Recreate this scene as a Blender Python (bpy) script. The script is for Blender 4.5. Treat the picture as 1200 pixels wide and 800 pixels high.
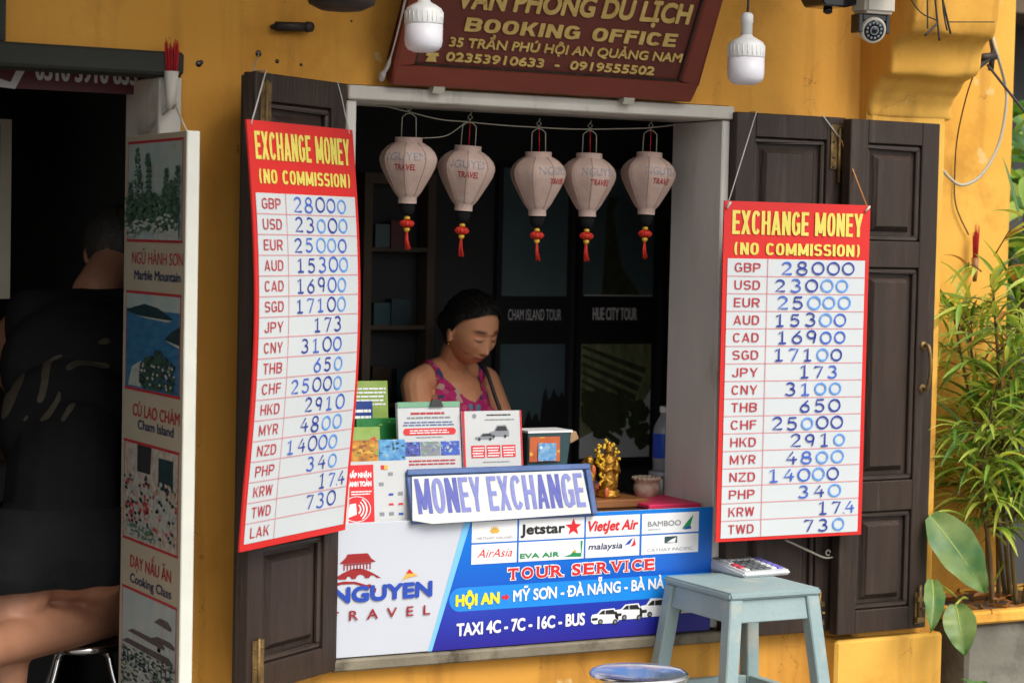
import bpy, bmesh, math, random
from mathutils import Vector, Matrix, noise
R = math.radians
rng = random.Random(7)
scene = bpy.context.scene
for o in list(bpy.data.objects): bpy.data.objects.remove(o)
COL = scene.collection

# ------------------------------------------------------------------ camera
YAW, PITCH, ROLL, FPX = R(28.55), R(-2.583), R(1.23), 2600.0
CAMP = Vector((-2.586, -4.753, 1.584))
DIR = Vector((math.sin(YAW)*math.cos(PITCH), math.cos(YAW)*math.cos(PITCH), math.sin(PITCH)))
_rt = Vector((math.cos(YAW), -math.sin(YAW), 0)); _up = _rt.cross(DIR)
RT = _rt*math.cos(ROLL) + _up*math.sin(ROLL); UP = _up*math.cos(ROLL) - _rt*math.sin(ROLL)
cam = bpy.data.cameras.new('camera'); co = bpy.data.objects.new('camera', cam); COL.objects.link(co)
M = Matrix((RT, UP, -DIR)).transposed().to_4x4(); M.translation = CAMP
co.matrix_world = M
cam.sensor_width = 36; cam.lens = FPX/1200*36; cam.clip_end = 500; cam.clip_start = 0.05
cam.dof.use_dof = True; cam.dof.focus_distance = 5.4; cam.dof.aperture_fstop = 4.0
scene.camera = co

# ------------------------------------------------------------------ world, sun, exposure
SUN_EL, SUN_AZ = R(50), R(163)     # azimuth clockwise from +Y
w = bpy.data.worlds.new('World'); scene.world = w; w.use_nodes = True
nt = w.node_tree; bg = nt.nodes['Background']
sky = nt.nodes.new('ShaderNodeTexSky'); sky.sky_type = 'NISHITA'; sky.sun_disc = False
sky.sun_elevation = SUN_EL; sky.sun_rotation = SUN_AZ; sky.air_density = 1.0; sky.dust_density = 4.0
hs = nt.nodes.new('ShaderNodeHueSaturation'); hs.inputs['Saturation'].default_value = 0.16
nt.links.new(sky.outputs[0], hs.inputs['Color']); nt.links.new(hs.outputs[0], bg.inputs[0])
bg.inputs[1].default_value = 0.15
sl = bpy.data.lights.new('sun', 'SUN'); sl.energy = 1.15; sl.angle = R(30); sl.color = (1, .92, .80)
so = bpy.data.objects.new('sun', sl); COL.objects.link(so)
sd = Vector((math.sin(SUN_AZ)*math.cos(SUN_EL), math.cos(SUN_AZ)*math.cos(SUN_EL), math.sin(SUN_EL)))
so.rotation_euler = sd.to_track_quat('Z', 'Y').to_euler(); so.location = (3, -6, 8)
scene.view_settings.view_transform = 'Standard'; scene.view_settings.look = 'None'
scene.view_settings.exposure = 0.58; scene.view_settings.gamma = 1
scene.cycles.max_bounces = 8

# ------------------------------------------------------------------ measuring helpers (photo pixel -> point on a plane)
def ray(px, py): return DIR + RT*((px-600)/FPX) + UP*((400-py)/FPX)
def hit(px, py, p0, n):
    r = ray(px, py); return CAMP + r*((Vector(p0)-CAMP).dot(n)/r.dot(n))
def at(px, py, Y=0.0): return hit(px, py, (0, Y, 0), Vector((0, 1, 0)))
def atX(px, py, X): return hit(px, py, (X, 0, 0), Vector((1, 0, 0)))
def atZ(px, py, Z): return hit(px, py, (0, 0, Z), Vector((0, 0, 1)))

# ------------------------------------------------------------------ materials
def srgb(r, g, b):
    f = lambda c: (c/255/12.92) if c/255 <= .04045 else ((c/255+.055)/1.055)**2.4
    return (f(r), f(g), f(b))
MATS = {}
def mat(name, c, c2=None, rough=.6, scale=8, bump=0.0, bscale=40, metal=0, detail=5, spec=.5, dirt=None, dscale=3, dlo=.55, dhi=.7, stretch=None, trans=0):
    m = bpy.data.materials.new(name); m.use_nodes = True; n = m.node_tree; L = n.links
    p = n.nodes['Principled BSDF']
    tc = n.nodes.new('ShaderNodeTexCoord'); mp = n.nodes.new('ShaderNodeMapping')
    L.new(tc.outputs['Object'], mp.inputs[0])
    if stretch: mp.inputs['Scale'].default_value = stretch
    nz = n.nodes.new('ShaderNodeTexNoise'); nz.inputs['Scale'].default_value = scale; nz.inputs['Detail'].default_value = detail
    L.new(mp.outputs[0], nz.inputs['Vector'])
    rp = n.nodes.new('ShaderNodeValToRGB'); rp.color_ramp.elements[0].position = .3; rp.color_ramp.elements[1].position = .7
    rp.color_ramp.elements[0].color = (*c, 1); rp.color_ramp.elements[1].color = (*(c2 or [min(1, x*1.12) for x in c]), 1)
    L.new(nz.outputs[0], rp.inputs[0]); out = rp.outputs[0]
    if dirt:
        dn = n.nodes.new('ShaderNodeTexNoise'); dn.inputs['Scale'].default_value = dscale; dn.inputs['Detail'].default_value = 9; dn.inputs['Roughness'].default_value = .65
        L.new(mp.outputs[0], dn.inputs['Vector'])
        mr = n.nodes.new('ShaderNodeMapRange'); mr.inputs[1].default_value = dlo; mr.inputs[2].default_value = dhi; L.new(dn.outputs[0], mr.inputs[0])
        mx = n.nodes.new('ShaderNodeMixRGB'); L.new(mr.outputs[0], mx.inputs[0]); L.new(out, mx.inputs[1]); mx.inputs[2].default_value = (*dirt, 1); out = mx.outputs[0]
    if 'plaster' in name:
        m2 = n.nodes.new('ShaderNodeMapping'); m2.inputs['Scale'].default_value = (9, 9, .7); L.new(tc.outputs['Object'], m2.inputs[0])
        s1 = n.nodes.new('ShaderNodeTexNoise'); s1.inputs['Scale'].default_value = 1.6; s1.inputs['Detail'].default_value = 6; L.new(m2.outputs[0], s1.inputs['Vector'])
        r1 = n.nodes.new('ShaderNodeMapRange'); r1.inputs[1].default_value = .52; r1.inputs[2].default_value = .74; r1.inputs[4].default_value = .4; L.new(s1.outputs[0], r1.inputs[0])
        x1 = n.nodes.new('ShaderNodeMixRGB'); L.new(r1.outputs[0], x1.inputs[0]); L.new(out, x1.inputs[1]); x1.inputs[2].default_value = (*srgb(126, 84, 40), 1); out = x1.outputs[0]
        vo = n.nodes.new('ShaderNodeTexVoronoi'); vo.feature = 'DISTANCE_TO_EDGE'; vo.inputs['Scale'].default_value = 3.2
        wn = n.nodes.new('ShaderNodeTexNoise'); wn.inputs['Scale'].default_value = 5; wn.inputs['Detail'].default_value = 5; L.new(tc.outputs['Object'], wn.inputs['Vector'])
        av = n.nodes.new('ShaderNodeVectorMath'); av.operation = 'MULTIPLY_ADD'; av.inputs[1].default_value = (.5, .5, .5); L.new(wn.outputs['Color'], av.inputs[0]); L.new(tc.outputs['Object'], av.inputs[2]); L.new(av.outputs[0], vo.inputs['Vector'])
        r2 = n.nodes.new('ShaderNodeMapRange'); r2.inputs[1].default_value = .0; r2.inputs[2].default_value = .006; r2.inputs[3].default_value = 1; r2.inputs[4].default_value = 0; L.new(vo.outputs[0], r2.inputs[0])
        r3 = n.nodes.new('ShaderNodeMapRange'); r3.inputs[1].default_value = .52; r3.inputs[2].default_value = .62; r3.inputs[4].default_value = .6; L.new(s1.outputs[0], r3.inputs[0])
        mu = n.nodes.new('ShaderNodeMath'); mu.operation = 'MULTIPLY'; L.new(r2.outputs[0], mu.inputs[0]); L.new(r3.outputs[0], mu.inputs[1])
        x2 = n.nodes.new('ShaderNodeMixRGB'); L.new(mu.outputs[0], x2.inputs[0]); L.new(out, x2.inputs[1]); x2.inputs[2].default_value = (*srgb(104, 68, 34), 1); out = x2.outputs[0]
        pn = n.nodes.new('ShaderNodeTexNoise'); pn.inputs['Scale'].default_value = 7; pn.inputs['Detail'].default_value = 8; L.new(tc.outputs['Object'], pn.inputs['Vector'])
        r4 = n.nodes.new('ShaderNodeMapRange'); r4.inputs[1].default_value = .66; r4.inputs[2].default_value = .68; r4.inputs[4].default_value = .75; L.new(pn.outputs[0], r4.inputs[0])
        x3 = n.nodes.new('ShaderNodeMixRGB'); L.new(r4.outputs[0], x3.inputs[0]); L.new(out, x3.inputs[1]); x3.inputs[2].default_value = (*srgb(214, 186, 128), 1); out = x3.outputs[0]
    L.new(out, p.inputs['Base Color'])
    p.inputs['Roughness'].default_value = rough; p.inputs['Metallic'].default_value = metal
    p.inputs['Specular IOR Level'].default_value = spec
    if trans: p.inputs['Transmission Weight'].default_value = trans
    if bump:
        b = n.nodes.new('ShaderNodeBump'); b.inputs['Strength'].default_value = bump; b.inputs['Distance'].default_value = .01
        bn = n.nodes.new('ShaderNodeTexNoise'); bn.inputs['Scale'].default_value = bscale; bn.inputs['Detail'].default_value = 6
        L.new(mp.outputs[0], bn.inputs['Vector']); L.new(bn.outputs[0], b.inputs['Height']); L.new(b.outputs[0], p.inputs['Normal'])
    MATS[name] = m; return m
def flat(name, r, g, b, rough=.5, **k): return mat(name, srgb(r, g, b), rough=rough, scale=k.pop('scale', 30), **k)

mat('ochre_plaster', srgb(222, 164, 76), srgb(208, 146, 60), .85, 2.2, .25, 22, dirt=srgb(146, 96, 38), dscale=1.7, dlo=.52, dhi=.8, spec=.15)
mat('ochre_plaster_pale', srgb(230, 178, 84), srgb(216, 158, 66), .85, 2.6, .3, 16, dirt=srgb(164, 108, 42), dscale=2.8, dlo=.52, dhi=.76, spec=.15)  # paler ochre for pilaster, side wall and planter rim
mat('white_wood', srgb(204, 199, 188), srgb(180, 174, 163), .7, 5, .2, 30, dirt=srgb(136, 126, 112), dscale=7, dlo=.55, dhi=.7, stretch=(1, 1, .35))
mat('jamb_white_lit', srgb(216, 213, 206), srgb(200, 196, 188), .7, 5, .2, 30, dirt=srgb(160, 152, 140), dscale=5, dlo=.55, dhi=.72, stretch=(1, 1, .3))  # frame white lightened: missing light on the jambs put into the colour
mat('sill_wood', srgb(140, 132, 112), srgb(110, 102, 86), .8, 6, .4, 30, dirt=srgb(72, 62, 48), dscale=9, dlo=.5, dhi=.65)
mat('shutter_wood', srgb(56, 43, 35), srgb(45, 34, 28), .5, 3, .35, 14, dirt=srgb(84, 72, 62), dscale=2.2, dlo=.56, dhi=.78, stretch=(8, 8, .7), spec=.35)
mat('shutter_panel_wood', srgb(60, 47, 39), srgb(47, 36, 30), .5, 3, .35, 14, dirt=srgb(84, 68, 56), dscale=2, dlo=.56, dhi=.78, stretch=(8, 8, .7), spec=.35)
mat('moulding_wood', srgb(70, 58, 50), srgb(50, 40, 34), .4, 9, .1, 60)
mat('brass_old', srgb(150, 122, 74), srgb(96, 76, 48), .5, 30, .3, 80, metal=.6)
mat('iron_dark', srgb(38, 36, 34), srgb(58, 46, 38), .6, 20, .2, 60, metal=.3)
mat('beam_wood', srgb(52, 54, 46), srgb(38, 39, 34), .8, 8, .4, 30, dirt=srgb(84, 78, 62), dscale=9, dlo=.6, dhi=.75, stretch=(.3, 1, 1))
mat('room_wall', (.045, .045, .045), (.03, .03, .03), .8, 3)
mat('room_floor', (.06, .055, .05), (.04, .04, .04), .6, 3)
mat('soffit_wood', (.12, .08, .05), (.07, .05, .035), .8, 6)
mat('asphalt', (.07, .07, .068), (.05, .05, .05), .9, 30, .4, 90)
mat('paving', (.26, .25, .23), (.2, .19, .175), .85, 8, .3, 60)
mat('sign_red_wood', srgb(122, 50, 30), srgb(98, 38, 24), .55, 6, .2, 30, stretch=(.25, 1, 1))
mat('sign_field_wood', srgb(100, 40, 28), srgb(82, 32, 24), .6, 6, .2, 30, stretch=(.25, 1, 1))
mat('gold_paint', srgb(204, 176, 104), srgb(178, 148, 80), .5, 40)
mat('white_enamel', (.8, .8, .78), (.74, .74, .72), .35, 6)
mat('bulb_frost', (.78, .76, .80), (.74, .72, .77), .45, 6)
mat('sign_red', srgb(214, 36, 30), srgb(202, 30, 26), .45, 4)
mat('sign_white', srgb(204, 209, 210), srgb(196, 202, 204), .35, 3)
mat('sign_yellow', srgb(226, 212, 104), srgb(218, 200, 84), .5, 10)
mat('code_red', srgb(186, 44, 52), srgb(174, 50, 60), .5, 20)
mat('grid_pink', srgb(210, 130, 135), None, .5)
mat('ink_dark', srgb(30, 50, 140), srgb(44, 66, 160), .5, 200)
mat('ink_mid', srgb(46, 84, 184), srgb(66, 106, 200), .5, 200)
mat('ink_light', srgb(78, 138, 216), srgb(98, 154, 222), .5, 200)
mat('marker_pale', srgb(104, 132, 198), srgb(80, 104, 180), .5, 200)
mat('string_white', (.5, .48, .44), None, .8)
mat('string_orange', srgb(196, 130, 66), None, .8)
mat('banner_white', srgb(200, 204, 212), srgb(194, 199, 208), .3, 2)
mat('logo_blue', srgb(36, 70, 168), None, .4); mat('logo_red', srgb(150, 34, 36), None, .4)
mat('print_white', (.8, .8, .8), None, .4); mat('print_yellow', srgb(240, 222, 40), None, .4)
mat('print_red', srgb(206, 34, 40), None, .4); mat('print_black', (.02, .02, .02), None, .4)
mat('print_green', srgb(20, 138, 82), None, .4); mat('print_gold', srgb(214, 170, 70), None, .4)
mat('print_grey', srgb(130, 134, 140), None, .4); mat('print_navy', srgb(40, 52, 96), None, .4)
mat('band_blue', srgb(22, 132, 220), None, .35, 3); mat('edge_blue', srgb(120, 190, 236), None, .35, 3)
mat('exchange_blue', srgb(72, 100, 152), srgb(58, 84, 134), .55, 8, .2, 60)
mat('exchange_white', srgb(204, 206, 204), srgb(194, 196, 192), .5, 8, dirt=srgb(170, 168, 160), dscale=10, dlo=.62, dhi=.8)
mat('violet_dark', srgb(64, 72, 156), srgb(80, 88, 168), .5, 60); mat('violet_light', srgb(122, 128, 188), srgb(104, 110, 176), .5, 60)
mat('lantern_silk', srgb(194, 168, 156), srgb(176, 149, 137), .7, 14, .15, 160)
mat('lantern_rib', srgb(160, 134, 120), None, .7)
mat('lantern_red', srgb(206, 44, 20), srgb(180, 30, 14), .6, 30); mat('lantern_gold', srgb(206, 160, 50), None, .4)
mat('black_cloth', (.010, .010, .011), (.014, .014, .015), .9, 12, .3, 80, spec=.08)
mat('tank_black', (.010, .010, .011), (.016, .016, .017), .95, 5, .3, 30, spec=.05)
mat('print_olive', srgb(66, 60, 44), srgb(50, 44, 32), .8, 40)
mat('skin_man', srgb(176, 126, 98), srgb(160, 110, 84), .55, 14)
mat('hair_black', (.008, .007, .0065), (.02, .017, .015), .55, 60, .5, 140, spec=.25, stretch=(1, 1, .25))
mat('hair_brown', (.05, .042, .032), (.03, .025, .02), .6, 60, .5, 140)
mat('chrome', (.7, .7, .7), (.62, .62, .62), .16, 8, metal=1); mat('rubber', (.02, .02, .02), None, .8)
mat('stool_paint', srgb(152, 172, 172), srgb(136, 158, 160), .5, 5, .15, 60, dirt=srgb(166, 172, 164), dscale=14, dlo=.54, dhi=.66)
mat('calc_body', srgb(196, 198, 200), None, .4); mat('calc_lcd', srgb(104, 116, 104), None, .2); mat('calc_grey', srgb(92, 96, 98), None, .4)
mat('calc_red', srgb(196, 60, 76), None, .4); mat('calc_blue', srgb(110, 104, 186), None, .4)
mat('counter_wood', (.035, .02, .012), (.06, .032, .018), .35, 8, stretch=(.2, 1, 1)); mat('tray_wood', srgb(150, 98, 52), srgb(120, 74, 38), .5, 12, stretch=(.2, 1, 1))
mat('gold_metal', srgb(196, 148, 58), srgb(150, 104, 36), .35, 60, .5, 120, metal=.75); mat('bead_yellow', srgb(220, 178, 40), None, .4)
mat('ceramic', srgb(196, 180, 160), srgb(150, 120, 96), .35, 40); mat('jar_glass', (.35, .33, .3), (.2, .19, .17), .1, 10)
mat('pink_cover', srgb(206, 44, 88), None, .45, 8); mat('water', (.5, .53, .55), (.36, .38, .4), .08, 12, trans=.3); mat('bottle_blue', srgb(30, 80, 190), None, .35)
mat('paper', srgb(200, 202, 202), srgb(192, 194, 194), .45, 6); mat('paper_green', srgb(110, 160, 128), None, .5)
mat('brochure_green', srgb(128, 160, 60), srgb(150, 172, 90), .4, 30); mat('brochure_dark', srgb(24, 110, 50), srgb(34, 126, 60), .4, 30); mat('brochure_navy', srgb(22, 56, 130), None, .4); mat('brochure_sky', srgb(112, 176, 214), srgb(60, 120, 180), .4, 60)
mat('brochure_amber', srgb(222, 160, 50), srgb(150, 90, 40), .4, 60)
mat('card_orange', srgb(210, 110, 60), srgb(180, 84, 50), .4, 30); mat('card_blue', srgb(70, 140, 200), srgb(150, 190, 220), .4, 50); mat('teal_box', srgb(52, 76, 80), None, .3, 8); mat('cork', srgb(176, 140, 104), None, .8, 40)
mat('board_cream', srgb(186, 178, 156), srgb(174, 166, 146), .5, 5); mat('board_edge', srgb(222, 222, 210), srgb(206, 206, 196), .5, 8)
mat('pic_sky', srgb(150, 176, 178), srgb(176, 186, 180), .45, 14); mat('pic_sea', srgb(66, 124, 160), srgb(40, 96, 140), .45, 20, stretch=(1, 1, 4)); mat('pic_hill', srgb(40, 66, 70), srgb(26, 48, 54), .5, 40)
mat('pic_tree', srgb(48, 78, 66), srgb(66, 98, 80), .5, 60); mat('pic_tree_light', srgb(92, 124, 100), srgb(72, 106, 86), .5, 60); mat('pic_rock', srgb(184, 190, 184), srgb(150, 160, 152), .5, 60)
mat('pic_dark', srgb(52, 54, 58), srgb(40, 42, 46), .5); mat('pic_cloth', srgb(196, 190, 178), srgb(150, 140, 128), .5, 50); mat('pic_red', srgb(168, 60, 70), None, .5); mat('pic_roof', srgb(64, 66, 72), srgb(90, 86, 84), .5, 60)
mat('poster_black', (.012, .012, .012), (.02, .02, .02), .4, 5); mat('poster_text', srgb(225, 225, 225), None, .5); mat('poster_teal', srgb(104, 124, 124), srgb(62, 82, 88), .3, 3); mat('poster_grey', srgb(225, 225, 222), srgb(200, 203, 202), .3, 4)
mat('poster_green', srgb(150, 154, 112), srgb(96, 102, 70), .3, 40, stretch=(1, 1, .4)); mat('poster_leaf', srgb(52, 58, 40), srgb(76, 84, 58), .3, 30)
mat('door_sign_red', srgb(84, 26, 30), None, .5); mat('cctv_white', srgb(196, 190, 176), None, .4, 8); mat('lens_black', (.01, .01, .012), None, .15)
mat('cable_grey', srgb(170, 166, 150), None, .6); mat('cable_black', (.02, .02, .02), None, .6)
mat('concrete', srgb(132, 128, 116), srgb(96, 92, 82), .9, 5, .5, 30, dirt=srgb(64, 62, 54), dscale=4, dlo=.5, dhi=.7); mat('soil', (.06, .04, .025), (.16, .09, .05), .95, 40, .8, 60)
mat('cane', srgb(112, 96, 52), srgb(88, 66, 40), .6, 20)
mat('incense_red', srgb(190, 26, 30), srgb(150, 18, 24), .8, 40)
mat('neighbour_wall', (.05, .05, .05), (.035, .035, .035), .8, 3)
def leafmat(name, c, c2):
    m = mat(name, c, c2, .45, 14, .1, 40); n = m.node_tree; p = n.nodes['Principled BSDF']
    t = n.nodes.new('ShaderNodeBsdfTranslucent'); t.inputs[0].default_value = (c[0]*1.6, c[1]*1.6, c[2]*.8, 1)
    mx = n.nodes.new('ShaderNodeMixShader'); mx.inputs[0].default_value = .3
    n.links.new(p.outputs[0], mx.inputs[1]); n.links.new(t.outputs[0], mx.inputs[2]); n.links.new(mx.outputs[0], n.nodes['Material Output'].inputs[0])
leafmat('leaf_mid', srgb(140, 170, 70), srgb(112, 150, 58)); leafmat('leaf_light', srgb(190, 200, 98), srgb(164, 184, 78)); leafmat('leaf_dark', srgb(84, 126, 54), srgb(66, 106, 48)); leafmat('leaf_dry', srgb(170, 116, 58), srgb(150, 92, 46))
leafmat('leaf_big', srgb(66, 114, 62), srgb(146, 164, 92))
# banner: printed blue, lighter at its top (ink gradient of the print)
m = mat('banner_blue', srgb(10, 96, 200), None, .3); n = m.node_tree; p = n.nodes['Principled BSDF']
tc = n.nodes.new('ShaderNodeTexCoord'); sx = n.nodes.new('ShaderNodeSeparateXYZ'); mr = n.nodes.new('ShaderNodeMapRange'); rp = n.nodes.new('ShaderNodeValToRGB')
n.links.new(tc.outputs['Object'], sx.inputs[0]); n.links.new(sx.outputs[2], mr.inputs[0]); mr.inputs[1].default_value = 0; mr.inputs[2].default_value = .32; n.links.new(mr.outputs[0], rp.inputs[0])
e = rp.color_ramp.elements; e[0].position = 0; e[0].color = (*srgb(42, 34, 142), 1); e[1].position = 1; e[1].color = (*srgb(14, 122, 214), 1)
x = e.new(.3); x.color = (*srgb(30, 56, 172), 1); x = e.new(.5); x.color = (*srgb(8, 92, 196), 1); n.links.new(rp.outputs[0], p.inputs['Base Color'])
# floral tank top
m = mat('floral_cloth', srgb(196, 44, 112), None, .8); n = m.node_tree; p = n.nodes['Principled BSDF']
tc = n.nodes.new('ShaderNodeTexCoord'); vo = n.nodes.new('ShaderNodeTexVoronoi'); vo.inputs['Scale'].default_value = 62; rp = n.nodes.new('ShaderNodeValToRGB'); sp = n.nodes.new('ShaderNodeSeparateColor')
n.links.new(tc.outputs['Object'], vo.inputs['Vector']); n.links.new(vo.outputs['Color'], sp.inputs[0]); n.links.new(sp.outputs[0], rp.inputs[0]); rp.color_ramp.interpolation = 'CONSTANT'
e = rp.color_ramp.elements; e[0].color = (*srgb(196, 40, 110), 1); e[1].position = .52; e[1].color = (*srgb(60, 70, 120), 1)
for ps, c in ((.64, (206, 84, 130)), (.76, (90, 150, 170)), (.84, (200, 170, 150)), (.9, (180, 30, 90)), (.96, (205, 120, 60))):
    x = e.new(ps); x.color = (*srgb(*c), 1)
n.links.new(rp.outputs[0], p.inputs['Base Color'])
# skin with painted-on features (lips, brows) by vertex attribute
m = mat('skin_woman', srgb(232, 168, 126), srgb(218, 148, 108), .5, 16); n = m.node_tree; p = n.nodes['Principled BSDF']
src = p.inputs['Base Color'].links[0].from_socket; va = n.nodes.new('ShaderNodeVertexColor'); va.layer_name = 'feature'; p.inputs['Specular IOR Level'].default_value = .3; mx = n.nodes.new('ShaderNodeMixRGB'); mx.blend_type = 'MULTIPLY'; mx.inputs[0].default_value = 1
n.links.new(src, mx.inputs[1]); n.links.new(va.outputs[0], mx.inputs[2]); n.links.new(mx.outputs[0], p.inputs['Base Color'])

# ------------------------------------------------------------------ mesh builder
WLOC = {}
class Frame:
    def __init__(s, o, u, v):
        s.o = Vector(o); s.u = Vector(u).normalized(); s.v = Vector(v).normalized(); s.w = s.u.cross(s.v).normalized()
    def __call__(s, u, v, w=0.0): return s.o + s.u*u + s.v*v + s.w*w
    def uv(s, px, py):
        q = hit(px, py, s.o, s.w) - s.o; return q.dot(s.u), q.dot(s.v)
WORLD = Frame((0, 0, 0), (1, 0, 0), (0, 1, 0))
class MB:
    def __init__(s): s.v = []; s.f = []; s.m = []; s.sm = []
    def add(s, vs, fs, mi=0, smooth=False):
        b = len(s.v); s.v += [Vector(v) for v in vs]
        for f in fs: s.f.append([i+b for i in f]); s.m.append(mi); s.sm.append(smooth)
        return s
    def box(s, a, b, F=None, mi=0):
        F = F or WORLD
        vs = [F(x, y, z) for z in (a[2], b[2]) for y in (a[1], b[1]) for x in (a[0], b[0])]
        return s.add(vs, [(0, 2, 3, 1), (4, 5, 7, 6), (0, 1, 5, 4), (2, 6, 7, 3), (0, 4, 6, 2), (1, 3, 7, 5)], mi)
    def hexa(s, bot, top, mi=0):
        return s.add(list(bot)+list(top), [(3, 2, 1, 0), (4, 5, 6, 7), (0, 1, 5, 4), (1, 2, 6, 5), (2, 3, 7, 6), (3, 0, 4, 7)], mi)
    def rect(s, F, u0, v0, u1, v1, w=0, mi=0, nv=1):
        for k in range(nv):
            a = v0+(v1-v0)*k/nv; b = v0+(v1-v0)*(k+1)/nv
            s.add([F(u0, a, w), F(u1, a, w), F(u1, b, w), F(u0, b, w)], [(0, 1, 2, 3)], mi)
        return s
    def poly(s, F, pts, w=0, mi=0): return s.add([F(u, v, w) for u, v in pts], [tuple(range(len(pts)))], mi)
    def prism(s, F, pts, w0, w1, mi=0):
        n = len(pts)
        return s.add([F(u, v, w0) for u, v in pts]+[F(u, v, w1) for u, v in pts],
                     [tuple(range(n-1, -1, -1)), tuple(range(n, 2*n))]+[(i, (i+1) % n, n+(i+1) % n, n+i) for i in range(n)], mi)
    def tube(s, pts, r, n=8, mi=0, cap=True):
        pts = [Vector(p) for p in pts]; rr = r if isinstance(r, (list, tuple)) else [r]*len(pts)
        t = (pts[1]-pts[0]).normalized(); a = t.orthogonal().normalized(); vs = []; fs = []
        for i, p in enumerate(pts):
            t2 = (pts[min(i+1, len(pts)-1)]-pts[max(i-1, 0)]).normalized()
            a = (a - t2*a.dot(t2)).normalized(); b = t2.cross(a)
            vs += [p+(a*math.cos(2*math.pi*k/n)+b*math.sin(2*math.pi*k/n))*rr[i] for k in range(n)]
        for i in range(len(pts)-1):
            fs += [(i*n+k, i*n+(k+1) % n, (i+1)*n+(k+1) % n, (i+1)*n+k) for k in range(n)]
        if cap: fs += [tuple(range(n-1, -1, -1)), tuple(range((len(pts)-1)*n, len(pts)*n))]
        return s.add(vs, fs, mi, True)
    def lathe(s, c, prof, n=24, mi=0, axis=(0, 0, 1), smooth=True, sx=1.0):
        ax = Vector(axis).normalized(); a = ax.orthogonal().normalized() if abs(ax.z) < .99 else Vector((1, 0, 0)); b = ax.cross(a); c = Vector(c); vs = []; fs = []
        for r, z in prof: vs += [c+ax*z+(a*math.cos(2*math.pi*k/n)*sx+b*math.sin(2*math.pi*k/n))*max(r, 1e-4) for k in range(n)]
        for i in range(len(prof)-1): fs += [(i*n+k, i*n+(k+1) % n, (i+1)*n+(k+1) % n, (i+1)*n+k) for k in range(n)]
        fs += [tuple(range(n-1, -1, -1)), tuple(range((len(prof)-1)*n, len(prof)*n))]
        return s.add(vs, fs, mi, smooth)
    def ell(s, c, r, n=16, mi=0, rot=None):
        c = Vector(c); vs = []; fs = []; h = n//2+1
        for i in range(h+1):
            t = math.pi*i/h
            for k in range(n):
                p = Vector((r[0]*math.sin(t)*math.cos(2*math.pi*k/n), r[1]*math.sin(t)*math.sin(2*math.pi*k/n), r[2]*math.cos(t)))
                vs.append(c+(rot @ p if rot else p))
        for i in range(h): fs += [(i*n+k, (i+1)*n+k, (i+1)*n+(k+1) % n, i*n+(k+1) % n) for k in range(n)]
        return s.add(vs, fs, mi, True)
    def cone(s, p0, r0, p1, r1, n=14, mi=0):      # round-ended tapered limb
        p0 = Vector(p0); p1 = Vector(p1); s.tube([p0, p0.lerp(p1, .5), p1], [r0, (r0+r1)/2, r1], n, mi); s.ell(p0, (r0,)*3, n, mi); return s.ell(p1, (r1,)*3, n, mi)
    def text(s, F, txt, u0, u1, vb, cap, w=.0012, mi=0, bold=0, shear=0, v2=None):
        V, Fs, lay = text2d(txt, 0, shear); xs = [a[0] for a in V]; x0, x1 = min(xs), max(xs)
        d = max(0, bold)*cap*1.5; u0, u1 = u0+d, u1-d; k = (u1-u0)/(x1-x0); cap = cap-2*d; vb += d; v2 = None if v2 is None else v2+d
        n = 10 if d > 0 else 1
        for j in range(n):       # heavier weights: the outline grown evenly on every side
            dx, dy = (d*math.cos(6.2832*j/n), d*math.sin(6.2832*j/n)) if d > 0 else (0, 0); vs = []
            for (x, y), ly in zip(V, lay):
                u = u0+(x-x0)*k; base = vb if v2 is None else vb+(v2-vb)*(u-u0)/(u1-u0)
                vs.append(F(u+dx, base+y*cap+dy, w+.00004*j+.00002*ly))
            s.add(vs, Fs, mi)
        return s
    def ptext(s, F, txt, p0, p1, cap_px, **k):     # baseline ends measured on the photo
        u0, v0 = F.uv(*p0); u1, v1 = F.uv(*p1); c = F.uv(p0[0], p0[1]-cap_px)[1]-v0
        return s.text(F, txt, u0, u1, v0, c, v2=v1, **k)
    def build(s, name, mats, parent=None, loc=None, bevel=0, label=None, weld=False, seg=1):
        base = WLOC[parent.name] if parent is not None else Vector(loc if loc is not None else (0, 0, 0))
        me = bpy.data.meshes.new(name); me.from_pydata([tuple(v-base) for v in s.v], [], s.f)
        for mm in (mats if isinstance(mats, (list, tuple)) else [mats]): me.materials.append(MATS[mm])
        for i, p in enumerate(me.polygons): p.material_index = s.m[i]; p.use_smooth = s.sm[i]
        if bevel:
            bm = bmesh.new(); bm.from_mesh(me); bmesh.ops.remove_doubles(bm, verts=bm.verts, dist=1e-5)
            es = [e for e in bm.edges if len(e.link_faces) == 2 and e.calc_face_angle(0) > R(30)]
            bmesh.ops.bevel(bm, geom=es, offset=bevel, segments=seg, affect='EDGES', clamp_overlap=True); bm.to_mesh(me); bm.free()
        me.update()
        return link(name, me, parent, base, label)
def link(name, me, parent, base, label=None):
    o = bpy.data.objects.new(name, me); COL.objects.link(o)
    if parent is not None: o.parent = parent
    else: o.location = base
    WLOC[o.name] = Vector(base)
    if label: o['label'] = label
    return o
def thing(name, label, cat, loc, group=None):
    o = bpy.data.objects.new(name, None); COL.objects.link(o); o.location = loc; o.empty_display_size = .05
    WLOC[o.name] = Vector(loc); return tag(o, label, cat, group)
def tag(o, label, cat, group=None):
    o['label'] = label; o['category'] = cat
    if group: o['group'] = group
    return o
def struct(o): o['kind'] = 'structure'; return o
def copy_tree(o, parent=None):
    c = o.copy(); COL.objects.link(c)
    if parent is not None: c.parent = parent
    for ch in list(o.children): copy_tree(ch, c)
    return c
_TC = {}
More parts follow.
